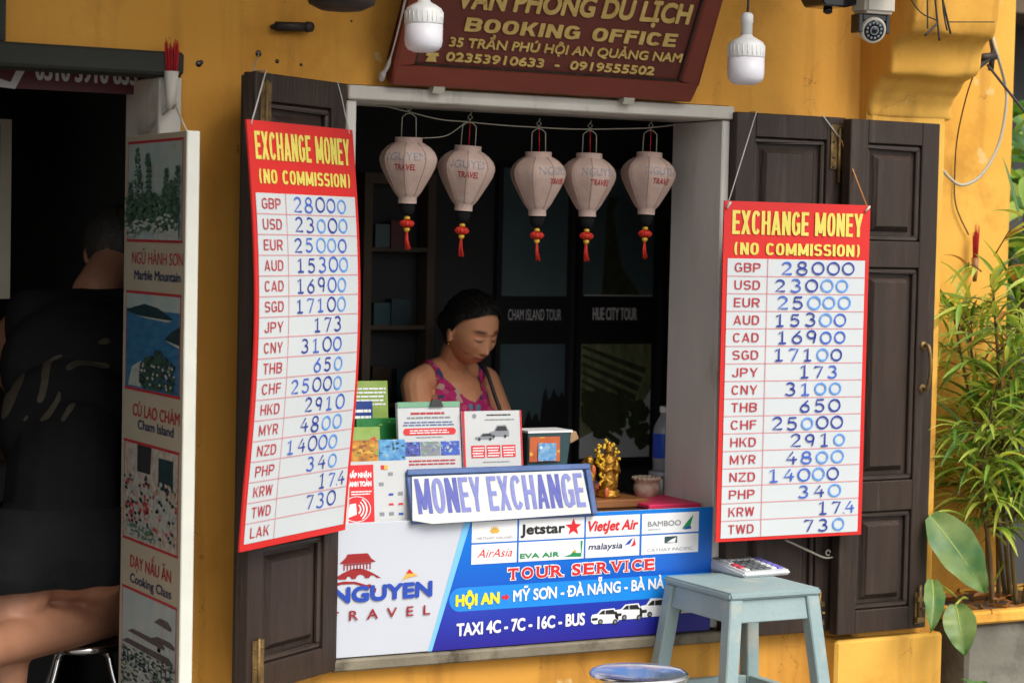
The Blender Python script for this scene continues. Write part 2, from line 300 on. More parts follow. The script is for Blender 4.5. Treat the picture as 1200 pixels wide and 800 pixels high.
def _glyphs(s):
    c = bpy.data.curves.new('lettering', 'FONT'); c.body = s; c.resolution_u = 4; c.fill_mode = 'FRONT'
    o = bpy.data.objects.new('lettering', c); me = bpy.data.meshes.new_from_object(o); H = .682
    r = [(v.co.x/H, v.co.y/H) for v in me.vertices], [tuple(p.vertices) for p in me.polygons]
    bpy.data.objects.remove(o); bpy.data.meshes.remove(me); return r
def text2d(s, bold=0, shear=0):       # horned O and barred D get their extra stroke as a piece of its own
    k = (s, shear)
    if k not in _TC:
        plain = s.replace('Ơ', 'O').replace('Đ', 'D'); V, Fs = _glyphs(plain); V = list(V); Fs = list(Fs); lay = [0]*len(V)
        for i, ch in enumerate(s):
            if ch in 'ƠĐ':
                xr = max(v[0] for v in _glyphs(plain[:i+1])[0]); g_ = [v[0] for v in _glyphs(plain[i])[0]]; xl = xr-(max(g_)-min(g_)); b = len(V)
                q = [(xr-.16, .86), (xr-.02, .80), (xr+.10, .98), (xr+.09, 1.12), (xr-.02, 1.12), (xr-.02, .98)] if ch == 'Ơ' else [(xl-.13, .44), (xl+.38, .44), (xl+.38, .56), (xl-.13, .56)]
                V += q; Fs.append(tuple(range(b, b+len(q)))); lay += [1]*len(q)
        V = [(x+shear*y, y) for x, y in V]
        _TC[k] = (V, Fs, lay)
    return _TC[k]
def smooth_path(pts, n=8):
    P = [Vector(p) for p in pts]; out = []
    for i in range(len(P)-1):
        a, b, c, d = P[max(i-1, 0)], P[i], P[i+1], P[min(i+2, len(P)-1)]
        for k in range(n):
            t = k/n; out.append(.5*((2*b)+(c-a)*t+(2*a-5*b+4*c-d)*t*t+(3*b-a-3*c+d)*t**3))
    return out+[P[-1]]
def arc(cx, cy, rx, ry, a0, a1, n=14): return [(cx+rx*math.cos(R(a0+(a1-a0)*i/n)), cy+ry*math.sin(R(a0+(a1-a0)*i/n))) for i in range(n+1)]
GLY = {'0': [arc(.36, .5, .36, .48, 95, 455, 22)], '1': [[(.08, .8), (.34, 1), (.34, .02)], [(.08, .02), (.6, .02)]],
       '2': [arc(.34, .72, .28, .27, 165, -25, 12)+[(.06, .04), (.7, .04)]],
       '3': [arc(.3, .75, .28, .24, 140, -85, 12)+arc(.3, .27, .33, .27, 85, -150, 14)],
       '4': [[(.46, 1), (.04, .36), (.74, .36)], [(.52, .66), (.5, 0)]],
       '5': [[(.62, .97), (.14, .97), (.1, .56)]+arc(.3, .32, .32, .31, 130, -150, 14)],
       '6': [[(.56, .98), (.2, .6)]+arc(.34, .3, .31, .3, 165, -195, 18)],
       '7': [[(.04, .84), (.1, .96), (.66, .96), (.26, 0)]],
       '8': [arc(.34, .74, .25, .24, 0, 360, 18), arc(.34, .26, .33, .27, 0, 360, 18)],
       '9': [arc(.34, .68, .28, .29, 20, 380, 18)+[(.58, .4), (.5, .02)]],
       '.': [[(.1, .0), (.14, .05)]]}
def gl_ring(cx, cy, rx, ry, a0, a1, t, b, n=22, e=2.5):
    q = []
    for i in range(n+1):
        a = R(a0+(a1-a0)*i/n); c, s_ = math.cos(a), math.sin(a); k = (abs(c)**e+abs(s_)**e)**(-1/e)
        q.append(((cx+rx*c*k, cy+ry*s_*k), (cx+(rx-t)*c*k, cy+(ry-b)*s_*k)))
    return [[q[i][0], q[i+1][0], q[i+1][1], q[i][1]] for i in range(n)]
def gl_rect(x0, y0, x1, y1): return [[(x0, y0), (x1, y0), (x1, y1), (x0, y1)]]
def gl_diag(x0, y0, x1, y1, t): return [[(x0, y0), (x0+t, y0), (x1+t, y1), (x1, y1)]]
def glyph(ch, W, t, b):      # block letter W wide, 1 high, stems t wide, bars b thick
    r, d, o = gl_rect, gl_diag, gl_ring; S = r(0, 0, t, 1); E_ = r(W-t, 0, W, 1)
    if ch == 'A': return d(0, 0, W/2-t/2, 1, t)+d(W-t, 0, W/2-t/2, 1, t)+r(W*.2, .2, W*.8, .2+b*.9)
    if ch in 'BPR':
        m_ = .52 if ch == 'B' else .45; top = r(t, 1-b, W*.5, 1)+r(t, m_-b/2, W*.5, m_+b/2)+o(W*.5, (1+m_-b/2)/2, W*.5, (1-m_+b/2)/2, -90, 90, t, b)
        if ch == 'B': top += r(t, 0, W*.5, b)+o(W*.5, (m_+b/2)/2, W*.5, (m_+b/2)/2, -90, 90, t, b)
        if ch == 'R': top += d(W-t*1.02, 0, W*.42, m_, t)
        return S+top
    if ch == 'C': return o(W/2, .5, W/2, .5, 38, 322, t, b, 30)
    if ch == 'G': return o(W/2, .5, W/2, .5, 38, 318, t, b, 30)+r(W*.55, .4, W, .4+b)+r(W-t, 0.08, W, .4)
    if ch == 'D': return S+r(t, 0, W*.45, b)+r(t, 1-b, W*.45, 1)+o(W*.45, .5, W*.55, .5, -90, 90, t, b)
    if ch == 'E': return S+r(t, 0, W, b)+r(t, 1-b, W, 1)+r(t, .5-b/2, W*.92, .5+b/2)
    if ch == 'F': return S+r(t, 1-b, W, 1)+r(t, .46, W*.9, .46+b)
    if ch == 'H': return S+E_+r(t, .5-b/2, W-t, .5+b/2)
    if ch == 'I': return r(0, 0, t, 1)
    if ch == 'J': return r(W-t, .3, W, 1)+o(W/2, .3, W/2, .3, 180, 360, t, b)
    if ch == 'K': return S+d(W-t, 1, t*.7, .4, t)+d(W-t, 0, W*.34, .6, t)
    if ch == 'L': return S+r(t, 0, W, b)
    if ch == 'M': return S+E_+d(W/2-t/2, .12, 0, 1, t)+d(W/2-t/2, .12, W-t, 1, t)
    if ch == 'N': return S+E_+d(W-t, 0, 0, 1, t)
    if ch == 'O': return o(W/2, .5, W/2, .5, 0, 360, t, b, 36)
    if ch == 'S': h = .5+b/2; return o(W/2, 1-h/2, W/2, h/2, 25, 270, t, b, 22)+o(W/2, h/2, W/2, h/2, -155, 90, t, b, 22)
    if ch == 'T': return r(W/2-t/2, 0, W/2+t/2, 1-b)+r(0, 1-b, W, 1)
    if ch == 'U': return r(0, .35, t, 1)+r(W-t, .35, W, 1)+o(W/2, .36, W/2, .36, 180, 360, t, b)
    if ch == 'V': return d(W/2-t/2, 0, 0, 1, t)+d(W/2-t/2, 0, W-t, 1, t)
    if ch == 'W': q = W/2; return d(W*.25-t/2, 0, 0, 1, t)+d(W*.25-t/2, 0, W/2-t/2, 1, t)+d(W*.75-t/2, 0, W/2-t/2, 1, t)+d(W*.75-t/2, 0, W-t, 1, t)
    if ch == 'X': return d(0, 0, W-t, 1, t)+d(W-t, 0, 0, 1, t)
    if ch == 'Y': return r(W/2-t/2, 0, W/2+t/2, .45)+d(W/2-t/2, .4, 0, 1, t)+d(W/2-t/2, .4, W-t, 1, t)
    if ch == 'Z': return r(0, 0, W, b)+r(0, 1-b, W, 1)+d(0, b, W-t, 1-b, t)
    if ch == '(': return o(W, .5, W, .62, 125, 235, t*.8, b*.3)
    if ch == ')': return o(0, .5, W, .62, -55, 55, t*.8, b*.3)
    return []
GW = {'M': 1.28, 'W': 1.4, 'I': 0, 'E': .86, 'F': .84, 'L': .82, 'T': .92, 'J': .8, '(': .5, ')': .5, 'X': 1.06, 'Y': 1.06, 'V': 1.02, 'A': 1.08, 'S': .96}
def block(mb, F, txt, u0, u1, vb, cap, w=.0014, mi=0, tf=.3, bf=None, gap=.16, v2=None):
    # tf: stem width as a share of a normal letter's width
    adv = [(.5 if c == ' ' else (tf if c == 'I' else GW.get(c, 1))) for c in txt]; tot = sum(adv)+gap*(len(txt)-1); k = (u1-u0)/tot; x = u0; t = tf*k; b = (bf*cap if bf else t*.82)/cap
    for c, a in zip(txt, adv):
        Wl = a*k; base = vb if v2 is None else vb+(v2-vb)*(x-u0)/(u1-u0)
        for j, q in enumerate(glyph(c, Wl/cap, t/cap, b)): mb.add([F(x+px*cap, base+py*cap, w+.00003*(j % 9)) for px, py in q], [tuple(range(len(q)))], mi)
        x += Wl+gap*k
    return mb
def pblock(mb, F, txt, p0, p1, cap_px, **k):
    u0, v0 = F.uv(*p0); u1, v1 = F.uv(*p1); c = F.uv(p0[0], p0[1]-cap_px)[1]-v0
    return block(mb, F, txt, u0, u1, v0, c, v2=v1, **k)
def ribbon(mb, F, pts, wd, w, mi):
    n = len(pts); vs = []; w0 = wd; sd = rng.uniform(0, 50)
    for i in range(n):
        wd = w0*(1+.35*noise.noise(Vector((sd, i*.35, 0)))) if n > 5 else w0
        a = pts[max(i-1, 0)]; b = pts[min(i+1, n-1)]; dx, dy = b[0]-a[0], b[1]-a[1]; l = math.hypot(dx, dy) or 1; nx, ny = -dy/l*wd/2, dx/l*wd/2
        vs += [F(pts[i][0]+nx, pts[i][1]+ny, w), F(pts[i][0]-nx, pts[i][1]-ny, w)]
    mb.add(vs, [(2*i+1, 2*i+3, 2*i+2, 2*i) for i in range(n-1)], mi)
def handwrite(mb, F, s, u0, u1, vb, h, wd, w, tones):
    n = len(s.replace('.', '')); adv = (u1-u0)/n; x = u0
    for ch in s:
        if ch == '.': sc = adv*.5
        for j, st in enumerate(GLY[ch]):
            js = 1+rng.uniform(-.06, .06); dy = rng.uniform(-.03, .03)*h
            off = adv*.08 if ch != '.' else -adv*.12
            kx = adv*(1.04 if ch == '0' else .95)
            ribbon(mb, F, [(x+off+px*kx*js, vb+dy+py*h*js) for px, py in st], wd, w+j*.0004, tones(ch, x))
        if ch != '.': x += adv
def remeshed(mb, voxel, smooth_it):
    me = bpy.data.meshes.new('flesh'); me.from_pydata([tuple(v) for v in mb.v], [], mb.f); o = bpy.data.objects.new('flesh', me); COL.objects.link(o)
    m_ = o.modifiers.new('r', 'REMESH'); m_.mode = 'VOXEL'; m_.voxel_size = voxel
    if smooth_it: k_ = o.modifiers.new('s', 'SMOOTH'); k_.iterations = smooth_it; k_.factor = .5
    dg = bpy.context.evaluated_depsgraph_get(); r = bpy.data.meshes.new_from_object(o.evaluated_get(dg)); bpy.data.objects.remove(o); bpy.data.meshes.remove(me)
    return r
# ================================================================== ground
g = MB(); g.rect(WORLD, -200, -200, 200, 200, 0); struct(g.build('road', 'asphalt'))
g = MB(); g.box((-30, -1.7, .0), (30, 6, .12)); struct(g.build('pavement', 'paving', bevel=.01))

# ================================================================== shop building
SHOP = thing('shop_building', 'ochre plastered shophouse with dark doorway and a shuttered money exchange window', 'building', (0, 0, .12))
wl = MB()
def wquad(x0, z0, x1, z1, y=0.0):
    nx = max(1, int((x1-x0)/.25)); nz = max(1, int((z1-z0)/.25))
    F = Frame((0, y, 0), (1, 0, 0), (0, 0, 1))
    for i in range(nx):
        for k in range(nz): wl.rect(F, x0+(x1-x0)*i/nx, z0+(z1-z0)*k/nz, x0+(x1-x0)*(i+1)/nx, z0+(z1-z0)*(k+1)/nz)
DX0, DX1, DZ = -2.1, -.86, 1.985      # doorway
WX0, WX1, WZ0, WZ1 = -.46, .618, .562, 1.942  # window opening
WT = .22
wquad(-5, .12, DX0, 3.3); wquad(DX0, DZ, DX1, 3.3); wquad(DX1, .12, WX0, 3.3); wquad(WX0, .12, WX1, WZ0); wquad(WX0, WZ1, WX1, 3.3); wquad(WX1, .12, 1.1, 3.3)
for x0, x1, z0, z1 in ((DX0, DX1, .12, DZ), (WX0, WX1, WZ0, WZ1)):   # reveals
    wl.add([(x0, 0, z0), (x0, WT, z0), (x0, WT, z1), (x0, 0, z1)], [(0, 1, 2, 3)]); wl.add([(x1, 0, z0), (x1, WT, z0), (x1, WT, z1), (x1, 0, z1)], [(3, 2, 1, 0)])
    wl.add([(x0, 0, z1), (x1, 0, z1), (x1, WT, z1), (x0, WT, z1)], [(0, 1, 2, 3)]); wl.add([(x0, 0, z0), (x1, 0, z0), (x1, WT, z0), (x0, WT, z0)], [(3, 2, 1, 0)])
wl.build('front_wall', 'ochre_plaster', SHOP)
b = MB(); b.box((1.3, .25, .12), (1.775, .6, 3.3)); b.box((1.777, .27, .12), (1.80, .6, 3.3)); b.build('side_wall', 'ochre_plaster_pale', SHOP, bevel=.006)
# pilaster with stepped corbel
PX0, PX1 = 1.035, 1.30
pil = MB(); pil.box((PX0, -.04, .5), (PX1, .3, 2.0)); pobj = pil.build('pilaster', 'ochre_plaster_pale', SHOP, bevel=.012)
c = MB()
def wobble(mb, n0, amp):
    for i in range(n0, len(mb.v)):
        q = mb.v[i]; mb.v[i] = q+Vector((noise.noise(q*9), noise.noise(q*9+Vector((5, 0, 0))), noise.noise(q*9+Vector((0, 7, 0)))))*amp
prof = [(-.044, 1.93), (-.046, 1.965), (-.05, 1.975), (-.058, 1.982), (-.052, 1.99), (-.072, 2.005), (-.082, 2.02), (-.086, 2.03), (-.1, 2.034), (-.135, 2.042), (-.142, 2.06), (-.146, 2.09), (-.15, 2.115), (-.165, 2.13), (-.205, 2.14), (-.215, 2.17), (-.225, 2.24), (-.23, 2.5)]
F = Frame((PX0-.004, 0, 0), (0, 1, 0), (0, 0, 1))
pts = prof+[(.28, 2.5), (.28, 1.93)]
seg = 12; n0 = 0; wd = PX1-PX0+.02
for i in range(seg+1): c.v += [F(y, z, wd*i/seg) for y, z in pts]
n = len(pts)
for i in range(seg):
    for k in range(n): c.f.append([i*n+k, i*n+(k+1) % n, (i+1)*n+(k+1) % n, (i+1)*n+k]); c.m.append(0); c.sm.append(False)
c.f.append(list(range(n))); c.m.append(0); c.sm.append(False); c.f.append(list(range(seg*n+n-1, seg*n-1, -1))); c.m.append(0); c.sm.append(False)
wobble(c, 0, .012); cme = remeshed(c, .008, 9); cme.transform(Matrix.Translation(-WLOC[pobj.name])); cme.materials.append(MATS['ochre_plaster_pale'])
for p_ in cme.polygons: p_.use_smooth = True; p_.material_index = 0
link('corbel', cme, pobj, WLOC[pobj.name])
p0 = at(980, 760, -.075); b = MB(); b.box((p0.x, -.075, .12), (PX1+.01, .29, .552)); b.build('plinth', 'ochre_plaster_pale', pobj, bevel=.008)
# rooms
b = MB(); F = WORLD
b.rect(Frame((0, 1.06, 0), (1, 0, 0), (0, 0, 1)), -.7, .12, 1.75, 2.7); b.rect(Frame((1.75, 0, 0), (0, 1, 0), (0, 0, 1)), .3, .12, 1.56, 2.7)
b.box((-.72, .225, .12), (-.7, 4, 2.7)); b.rect(Frame((0, 4, 0), (1, 0, 0), (0, 0, 1)), -5, .12, -.72, 2.7); b.rect(Frame((-5, 0, 0), (0, 1, 0), (0, 0, 1)), .0, .12, 4, 2.7)
b.rect(Frame((0, WT, 0), (1, 0, 0), (0, 0, 1)), -5, .12, DX0, 2.7); b.rect(Frame((0, WT, 0), (1, 0, 0), (0, 0, 1)), DX1, .12, WX0, 2.7); b.rect(Frame((0, WT, 0), (1, 0, 0), (0, 0, 1)), DX0, DZ, DX1, 2.7)
b.rect(Frame((0, WT, 0), (1, 0, 0), (0, 0, 1)), WX0, .12, WX1, WZ0); b.rect(Frame((0, WT, 0), (1, 0, 0), (0, 0, 1)), WX0, WZ1, WX1, 2.7); b.rect(Frame((0, WT, 0), (1, 0, 0), (0, 0, 1)), WX1, .12, 1.1, 2.7)
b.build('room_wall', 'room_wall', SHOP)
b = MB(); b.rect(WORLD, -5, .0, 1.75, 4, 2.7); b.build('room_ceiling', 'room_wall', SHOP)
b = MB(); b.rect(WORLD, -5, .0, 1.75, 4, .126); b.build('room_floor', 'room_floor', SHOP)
b = MB(); b.box((-5, -.8, 2.62), (.95, -.002, 2.68)); b.box((-5, -1.5, 2.62), (-.78, -.801, 2.68)); cp = b.build('awning_with_added_shade', 'soffit_wood', SHOP)  # out of view; deeper left part added to keep skylight off the doorway
b = MB()
for k in range(9): b.box((-4.8+k*.7, -.79, 2.55), (-4.74+k*.7, -.004, 2.618))
b.build('rafters', 'soffit_wood', cp)
# window frame
wf = MB(); wf.box((WX0+.002, -.022, 1.906), (WX1+.004, WT-.002, WZ1-.003)); WF = wf.build('window_frame', 'white_wood', SHOP, bevel=.003)
b = MB(); b.box((.592, -.012, .60), (WX1-.002, WT+.004, 1.904)); b.build('jamb', 'jamb_white_lit', WF, bevel=.003)
b = MB(); b.box((WX0+.002, -.012, .60), (-.432, WT+.004, 1.904)); b.build('jamb', 'jamb_white_lit', WF, bevel=.003)
b = MB(); b.box((WX0-.02, -.034, .566), (WX1+.01, WT+.004, .594)); wobble(b, 0, .004); b.build('sill', 'sill_wood', WF, bevel=.004)
# door frame: dark beam, side post
BZ = at(120, 84, -.045).z; db = MB(); a, z = at(0, 45, -.04), 1.99
db.box((DX0-.2, -.045, BZ), (-.868, .06, 1.988)); wobble(db, 0, .004); DF = db.build('door_frame', 'beam_wood', SHOP, bevel=.006, label='dark weathered timber beam over the doorway')
b = MB(); b.box((-.915, -.012, .12), (-.862, WT-.004, BZ-.001)); b.build('post', 'white_wood', DF, bevel=.003)
q = at(7, 20, -.03); b = MB(); b.box((q.x-.3, -.03, 1.99), (q.x, .01, 2.12)); b.build('beam_end', 'beam_wood', DF)
# nail holes and stub pipe on the wall
for px, py, r in ((303, 63, .006), (325, 72, .004), (353, 76, .003), (412, 25, .002), (233, 75, .006), (236, 73, .004)):
    q = at(px, py, -.001); b = MB(); b.lathe(q, [(r*.2, .0015), (r, .001), (r*1.3, -.0005)], 9, axis=(0, -1, 0)); b.build('nail_hole', 'lens_black', SHOP)
q = at(323, 31, -.02); q2 = at(360, 32, -.02); b = MB(); b.tube([q, q2], .011, 10); b.tube([q2, q2+Vector((.004, -.012, 0))], [.013, .012], 10); b.tube([q, q+Vector((0, .03, 0))], .006); tag(b.build('iron_pipe', 'iron_dark', loc=q), 'short dark iron pipe stub fixed to the ochre wall above left shutter', 'pipe')

# ------------------------------------------------------------------ shutters
def leaf(F, W, H, panels, name='window_shutter', stile=.06, th=.034, label=None):
    s = MB(); zs = [0]+[v for p in panels for v in p]+[H]
    s.box((0, 0, -th), (stile, H, 0), F); s.box((W-stile, 0, -th), (W, H, 0), F)
    for i in range(0, len(zs), 2): s.box((stile, zs[i], -th), (W-stile, zs[i+1], -.0005), F)
    o = s.build(name, 'shutter_wood', SHOP, bevel=.002, label=label)
    for a, b2 in panels:
        p = MB(); u0, u1 = stile, W-stile; m1, m2 = .026, .04
        p.rect(F, u0, a, u1, b2, -.022)
        p.hexa([F(u0+m1, a+m1, -.0215), F(u1-m1, a+m1, -.0215), F(u1-m1, b2-m1, -.0215), F(u0+m1, b2-m1, -.0215)],
               [F(u0+m2, a+m2, -.006), F(u1-m2, a+m2, -.006), F(u1-m2, b2-m2, -.006), F(u0+m2, b2-m2, -.006)])
        po = p.build('panel', 'shutter_panel_wood', o)
        r = MB()
        for q0, q1 in (((u0+.001, a+.001), (u1-.001, a+.012)), ((u0+.001, b2-.012), (u1-.001, b2-.001)), ((u0+.001, a+.012), (u0+.011, b2-.012)), ((u1-.011, a+.012), (u1-.001, b2-.012))):
            r.box((q0[0], q0[1], -.0219), (q1[0], q1[1], -.008), F)
        r.build('moulding', 'moulding_wood', o, bevel=.004)
    return o
def hinge(F, u, v, h, par, wd=.026):
    b = MB(); b.box((u-wd, v, .0005), (u-.004, v+h, .003), F); b.box((u+.004, v, .0005), (u+wd, v+h, .003), F)
    b.tube([F(u, v-.004, .004), F(u, v+h+.004, .004)], .0045, 8)
    for du in (-wd*.6, wd*.6):
        for k in (.15, .5, .85): b.lathe(F(u+du, v+h*k, .003), [(.003, 0), (.003, .001), (.001, .0016)], 8, axis=F.w)
    b.build('hinge', 'brass_old', par)
PF = lambda H: [(H*.045, H*.238), (H*.297, H*.715), (H*.766, H*.955)]
# right pair
YA = -.042; A0 = at(864, 131, YA); A1 = at(992, 139, YA); zb = at(940, 741, YA).z; HA = A0.z-zb
FA = Frame((A0.x, YA, zb), (1, 0, 0), (0, 0, 1)); LA = leaf(FA, A1.x-A0.x, HA, PF(HA))
B0 = at(998, 139, -.09); B1 = at(1102, 150, -.075); FB = Frame((B0.x, -.09, at(985, 744, -.09).z), B1.xy.to_3d()-B0.xy.to_3d(), (0, 0, 1)); HB = B0.z-FB.o.z; WB = (B1-B0).xy.length
LB = leaf(FB, WB, HB, PF(HB))
b = MB(); hz = FA.uv(973, 160)
b.box((A1.x-A0.x-.05, HA-.135, .001), (A1.x-A0.x-.006, HA-.02, .004), FA); b.box((A1.x-A0.x-.004, HA-.135, .002), (A1.x-A0.x+.0015, HA-.02, .045), FA)
b.tube([FA(A1.x-A0.x-.026, HA-.17, .008), FA(A1.x-A0.x-.026, HA-.03, .008)], .004)
for k in (.03, .06, .1, .125): 
    for u in (-.042, -.014): b.lathe(FA(A1.x-A0.x+u, HA-k-.005, .004), [(.0035, 0), (.0035, .001), (.001, .0016)], 8, axis=FA.w, mi=1)
b.build('hinge', ['brass_old', 'iron_dark'], LA)
def bolt(F, u, v, h, par):
    b = MB(); b.box((u-.011, v, .0005), (u+.011, v+h, .0035), F); b.tube([F(u, v+.005, .009), F(u, v+h+.02, .009)], .0045)
    for k in (.15, .8): b.box((u-.012, v+h*k-.006, .003), (u+.012, v+h*k+.006, .015), F)
    b.tube([F(u, v+h*.5, .009), F(u+.004, v+h*.5, .026)], .0035); b.build('bolt', 'brass_old', par)
bolt(FA, A1.x-A0.x-.05, .015, .075, LA); bolt(FB, WB-.03, .012, .085, LB)
b = MB(); hb = FB.uv(1082, 405); hc = FB.uv(1081, 455)
b.tube(smooth_path([FB(hb[0], hb[1], 0), FB(hb[0], hb[1]-.003, .022), FB(hb[0]+.002, (hb[1]+hc[1])/2, .03), FB(hb[0], hc[1]+.003, .022), FB(hb[0], hc[1], 0)], 4), .0055); b.lathe(FB(hb[0], hb[1], 0), [(.013, 0), (.011, .004), (.004, .006)], 12, axis=FB.w); b.lathe(FB(hb[0], hc[1], 0), [(.013, 0), (.011, .004), (.004, .006)], 12, axis=FB.w)
b.build('handle', 'brass_old', LB)
b = MB(); hk = [FA(*FA.uv(*p), .02) for p in ((915, 631), (945, 645), (962, 652), (974, 650))]
b.tube(smooth_path(hk, 6), .0028, 6); e0 = FA(*FA.uv(965, 646), .02); b.tube([e0+FA.u*.007*math.cos(a*.7)+FA.v*.007*math.sin(a*.7) for a in range(9)], .0022, 6); b.build('hook', 'cable_grey', LA)
# left pair: one leaf swung out, another folded behind it
L0 = Vector((-.772, -.2315, 0)); L1 = Vector((-.466, -.03, 0)); zb = .571
FL = Frame((L0.x, L0.y, zb), L1-L0, (0, 0, 1)); WL = (L1-L0).length; HL = 1.94-zb
LL = leaf(FL, WL, HL, PF(HL)); hinge(FL, .035, HL-.17, .15, LL, .02); hinge(FL, .04, .0, .12, LL, .022); hinge(FL, .04, -.001, .05, LL, .02) if 0 else None
F2 = Frame(FL(.05, .004, -.042), FL.u, FL.v); L2 = leaf(F2, WL-.055, HL-.006, PF(HL-.006))
for zf in (.33, .72): b = MB(); b.box((-.014, HL*zf, -.02), (-.001, HL*zf+.085, -.005), F2); b.build('catch', 'iron_dark', L2)

# ================================================================== exchange rate boards
RATES = [('GBP', '28000', 62, 152), ('USD', '23000', 59, 149), ('EUR', '25000', 59, 149), ('AUD', '15300', 60, 147), ('CAD', '16900', 61, 145), ('SGD', '17100', 61, 145), ('JPY', '173', 92, 142), ('CNY', '3100', 73, 143), ('THB', '650', 92, 143), ('CHF', '25000', 60, 147), ('HKD', '2910', 78, 147), ('MYR', '4800', 75, 147), ('NZD', '14000', 59, 145), ('PHP', '340', 93, 147), ('KRW', '17.4', 113, 161), ('TWD', '730', 96, 148), ('LAK', '', 0, 0)]
class Sheet:       # a hanging sheet: units are 170 across, bulge(v) bends it out of its plane
    def __init__(s, F, k, bulge, H): s.F, s.k, s.b, s.H = F, k, bulge, H; s.w = F.w; s.o = F.o
    def __call__(s, u, v, w=0.0): return s.F(u*s.k, v*s.k, w+s.b(u, v))
def rate_board(S, rows, H, label, jit, dx):
    o0 = S(85, 0); t = thing('exchange_rate_board', label, 'rate board', o0)
    b = MB(); N = 28
    for k in range(N):
        a, c = H*k/N, H*(k+1)/N
        b.add([S(0, a, 0), S(170, a, 0), S(170, c, 0), S(0, c, 0), S(0, a, -.004), S(170, a, -.004), S(170, c, -.004), S(0, c, -.004)],
              [(0, 1, 2, 3), (7, 6, 5, 4), (0, 3, 7, 4), (1, 5, 6, 2)]+([(0, 4, 5, 1)] if k == 0 else [])+([(3, 2, 6, 7)] if k == N-1 else []))
    b.build('red_backing', 'sign_red', t)
    vs_ = H/394 if rows == 16 else H/424; hd = (66 if rows == 16 else 71)*vs_; top = H-hd; bot = (4 if rows == 16 else 7)*vs_
    b = MB(); b.rect(S, 5, bot, 165, top, .0012, nv=24); b.build('white_sheet', 'sign_white', t)
    b = MB(); block(b, S, 'EXCHANGE MONEY', 9, 161, H-38*vs_, 27.5*vs_, w=.0014, tf=.37, bf=.14, gap=.12); b.build('title_lettering', 'sign_yellow', t)
    b = MB(); block(b, S, '(NO COMMISSION)', 12, 158, H-61.5*vs_, 14*vs_, w=.0014, tf=.34, bf=.17, gap=.15); b.build('subtitle_lettering', 'sign_yellow', t)
    pitch = (top-bot)/rows if rows == 16 else (top-bot)/17
    b = MB()
    for i in range(1, rows): v = top-i*pitch; b.rect(S, 5, v-.35, 165, v+.35, .0022)
    b.rect(S, 50, bot, 50.7, top, .0022, nv=24); b.build('grid_lines', 'grid_pink', t)
    for i in range(rows):
        code, num, u0, u1 = RATES[i]; v = top-(i+.5)*pitch
        b = MB(); block(b, S, code, 13, 42, v-pitch*.26, pitch*.52, w=.0024, tf=.2, bf=.13, gap=.24); b.build('currency_code', 'code_red', t)
        if num:
            st = [rng.choice([0, 0, 1])]
            def tones(ch, x, st=st):
                if ch in '0': return rng.choice([0, 1, 2, 2, 2])
                return rng.choice([0, 0, 1])
            b = MB(); d = rng.uniform(-jit, jit); memo = {}
            def tn(ch, x, memo=memo):
                if x not in memo: memo[x] = tones(ch, x)
                return memo[x]
            handwrite(b, S, num, u0+dx+d, u1+dx+d, v-pitch*.35, pitch*.7, 1.75, .0026, tn); b.build('handwritten_rate', ['ink_dark', 'ink_mid', 'ink_light'], t)
    return t
YR = -.135
TL = at(849, 237, YR); TR = at(1020, 239, YR); BL = at(843, 627, YR); BR = at(1013, 633, YR)
kR = (TR.x-TL.x)/170; zt = (TL.z+TR.z)/2; HRt = (zt-(BL.z+BR.z)/2)/kR
FR = Frame((TL.x, YR, (BL.z+BR.z)/2), (1, 0, 0), (0, 0, 1))
SR = Sheet(FR, kR, lambda u, v: .002*math.sin(u/60), HRt)
TRB = rate_board(SR, 16, HRt, 'red and white exchange rate board hanging flat on the right shutter beside the grey stool', 3, 0)
b = MB()
b.tube([SR(3, HRt-4, .002), FA(.055, HA+.002, .006), FA(.06, HA+.003, -.03)], .0016, 6); b.tube([SR(2, HRt-7, .004), SR(6, HRt-1, .004)], .003, 6); b.build('string', 'string_white', TRB)
b = MB(); kn = FA(A1.x-A0.x-.022, HA-.06, .01)
b.tube([SR(166, HRt-3, .002), kn], .0021, 6); b.build('string', 'string_orange', TRB)
b = MB(); b.tube([kn, FA(A1.x-A0.x-.08, HA+.003, .004)], .0014, 6); b.tube([SR(163, HRt-6, .004), SR(168, HRt-1, .004)], .003, 6); b.build('string', 'string_white', TRB)
# left board, parallel to the swung-out leaf, its foot curling towards the street
FLs = Frame(FL(-.03, 0, .035), FL.u, FL.v)
tl = FLs.uv(289, 137); tr = FLs.uv(413, 155); bl = FLs.uv(277, 640); br = FLs.uv(404, 627)
kL = (tr[0]-tl[0])/170; HLt = ((tl[1]+tr[1])/2-(bl[1]+br[1])/2)/kL
FLs = Frame(FLs(tl[0], (bl[1]+br[1])/2, 0), FL.u, FL.v)
drift = ((bl[0]+br[0])/2-(tl[0]+tr[0])/2)/kL
class SheetL(Sheet):
    def __call__(s, u, v, w=0.0):
        f = 1-v/s.H; g_ = drift*f + 6*math.sin(math.pi*min(1, f*1.15))
        return s.F((u+g_*.6)*s.k, (v+(u-85)*.01*f)*s.k, w+.024*math.sin(math.pi*f*1.1)+.01*f*f)
SL = SheetL(FLs, kL, None, HLt)
TLB = rate_board(SL, 17, HLt, 'tall red and white exchange rate board, bent, hanging on the swung open left shutter', 3, 0)
b = MB(); tp = at(303, 64, -.004)
b.tube([SL(5, HLt-4, .002), FL(.028, HL+.003, .006), FL(.03, HL+.004, -.03), tp], .0016, 6); b.tube([SL(163, HLt-4, .002), FL(WL-.03, HL-.03, .004), FL(WL-.04, HL+.004, -.002)], .0014, 6); b.build('string', 'string_white', TLB)

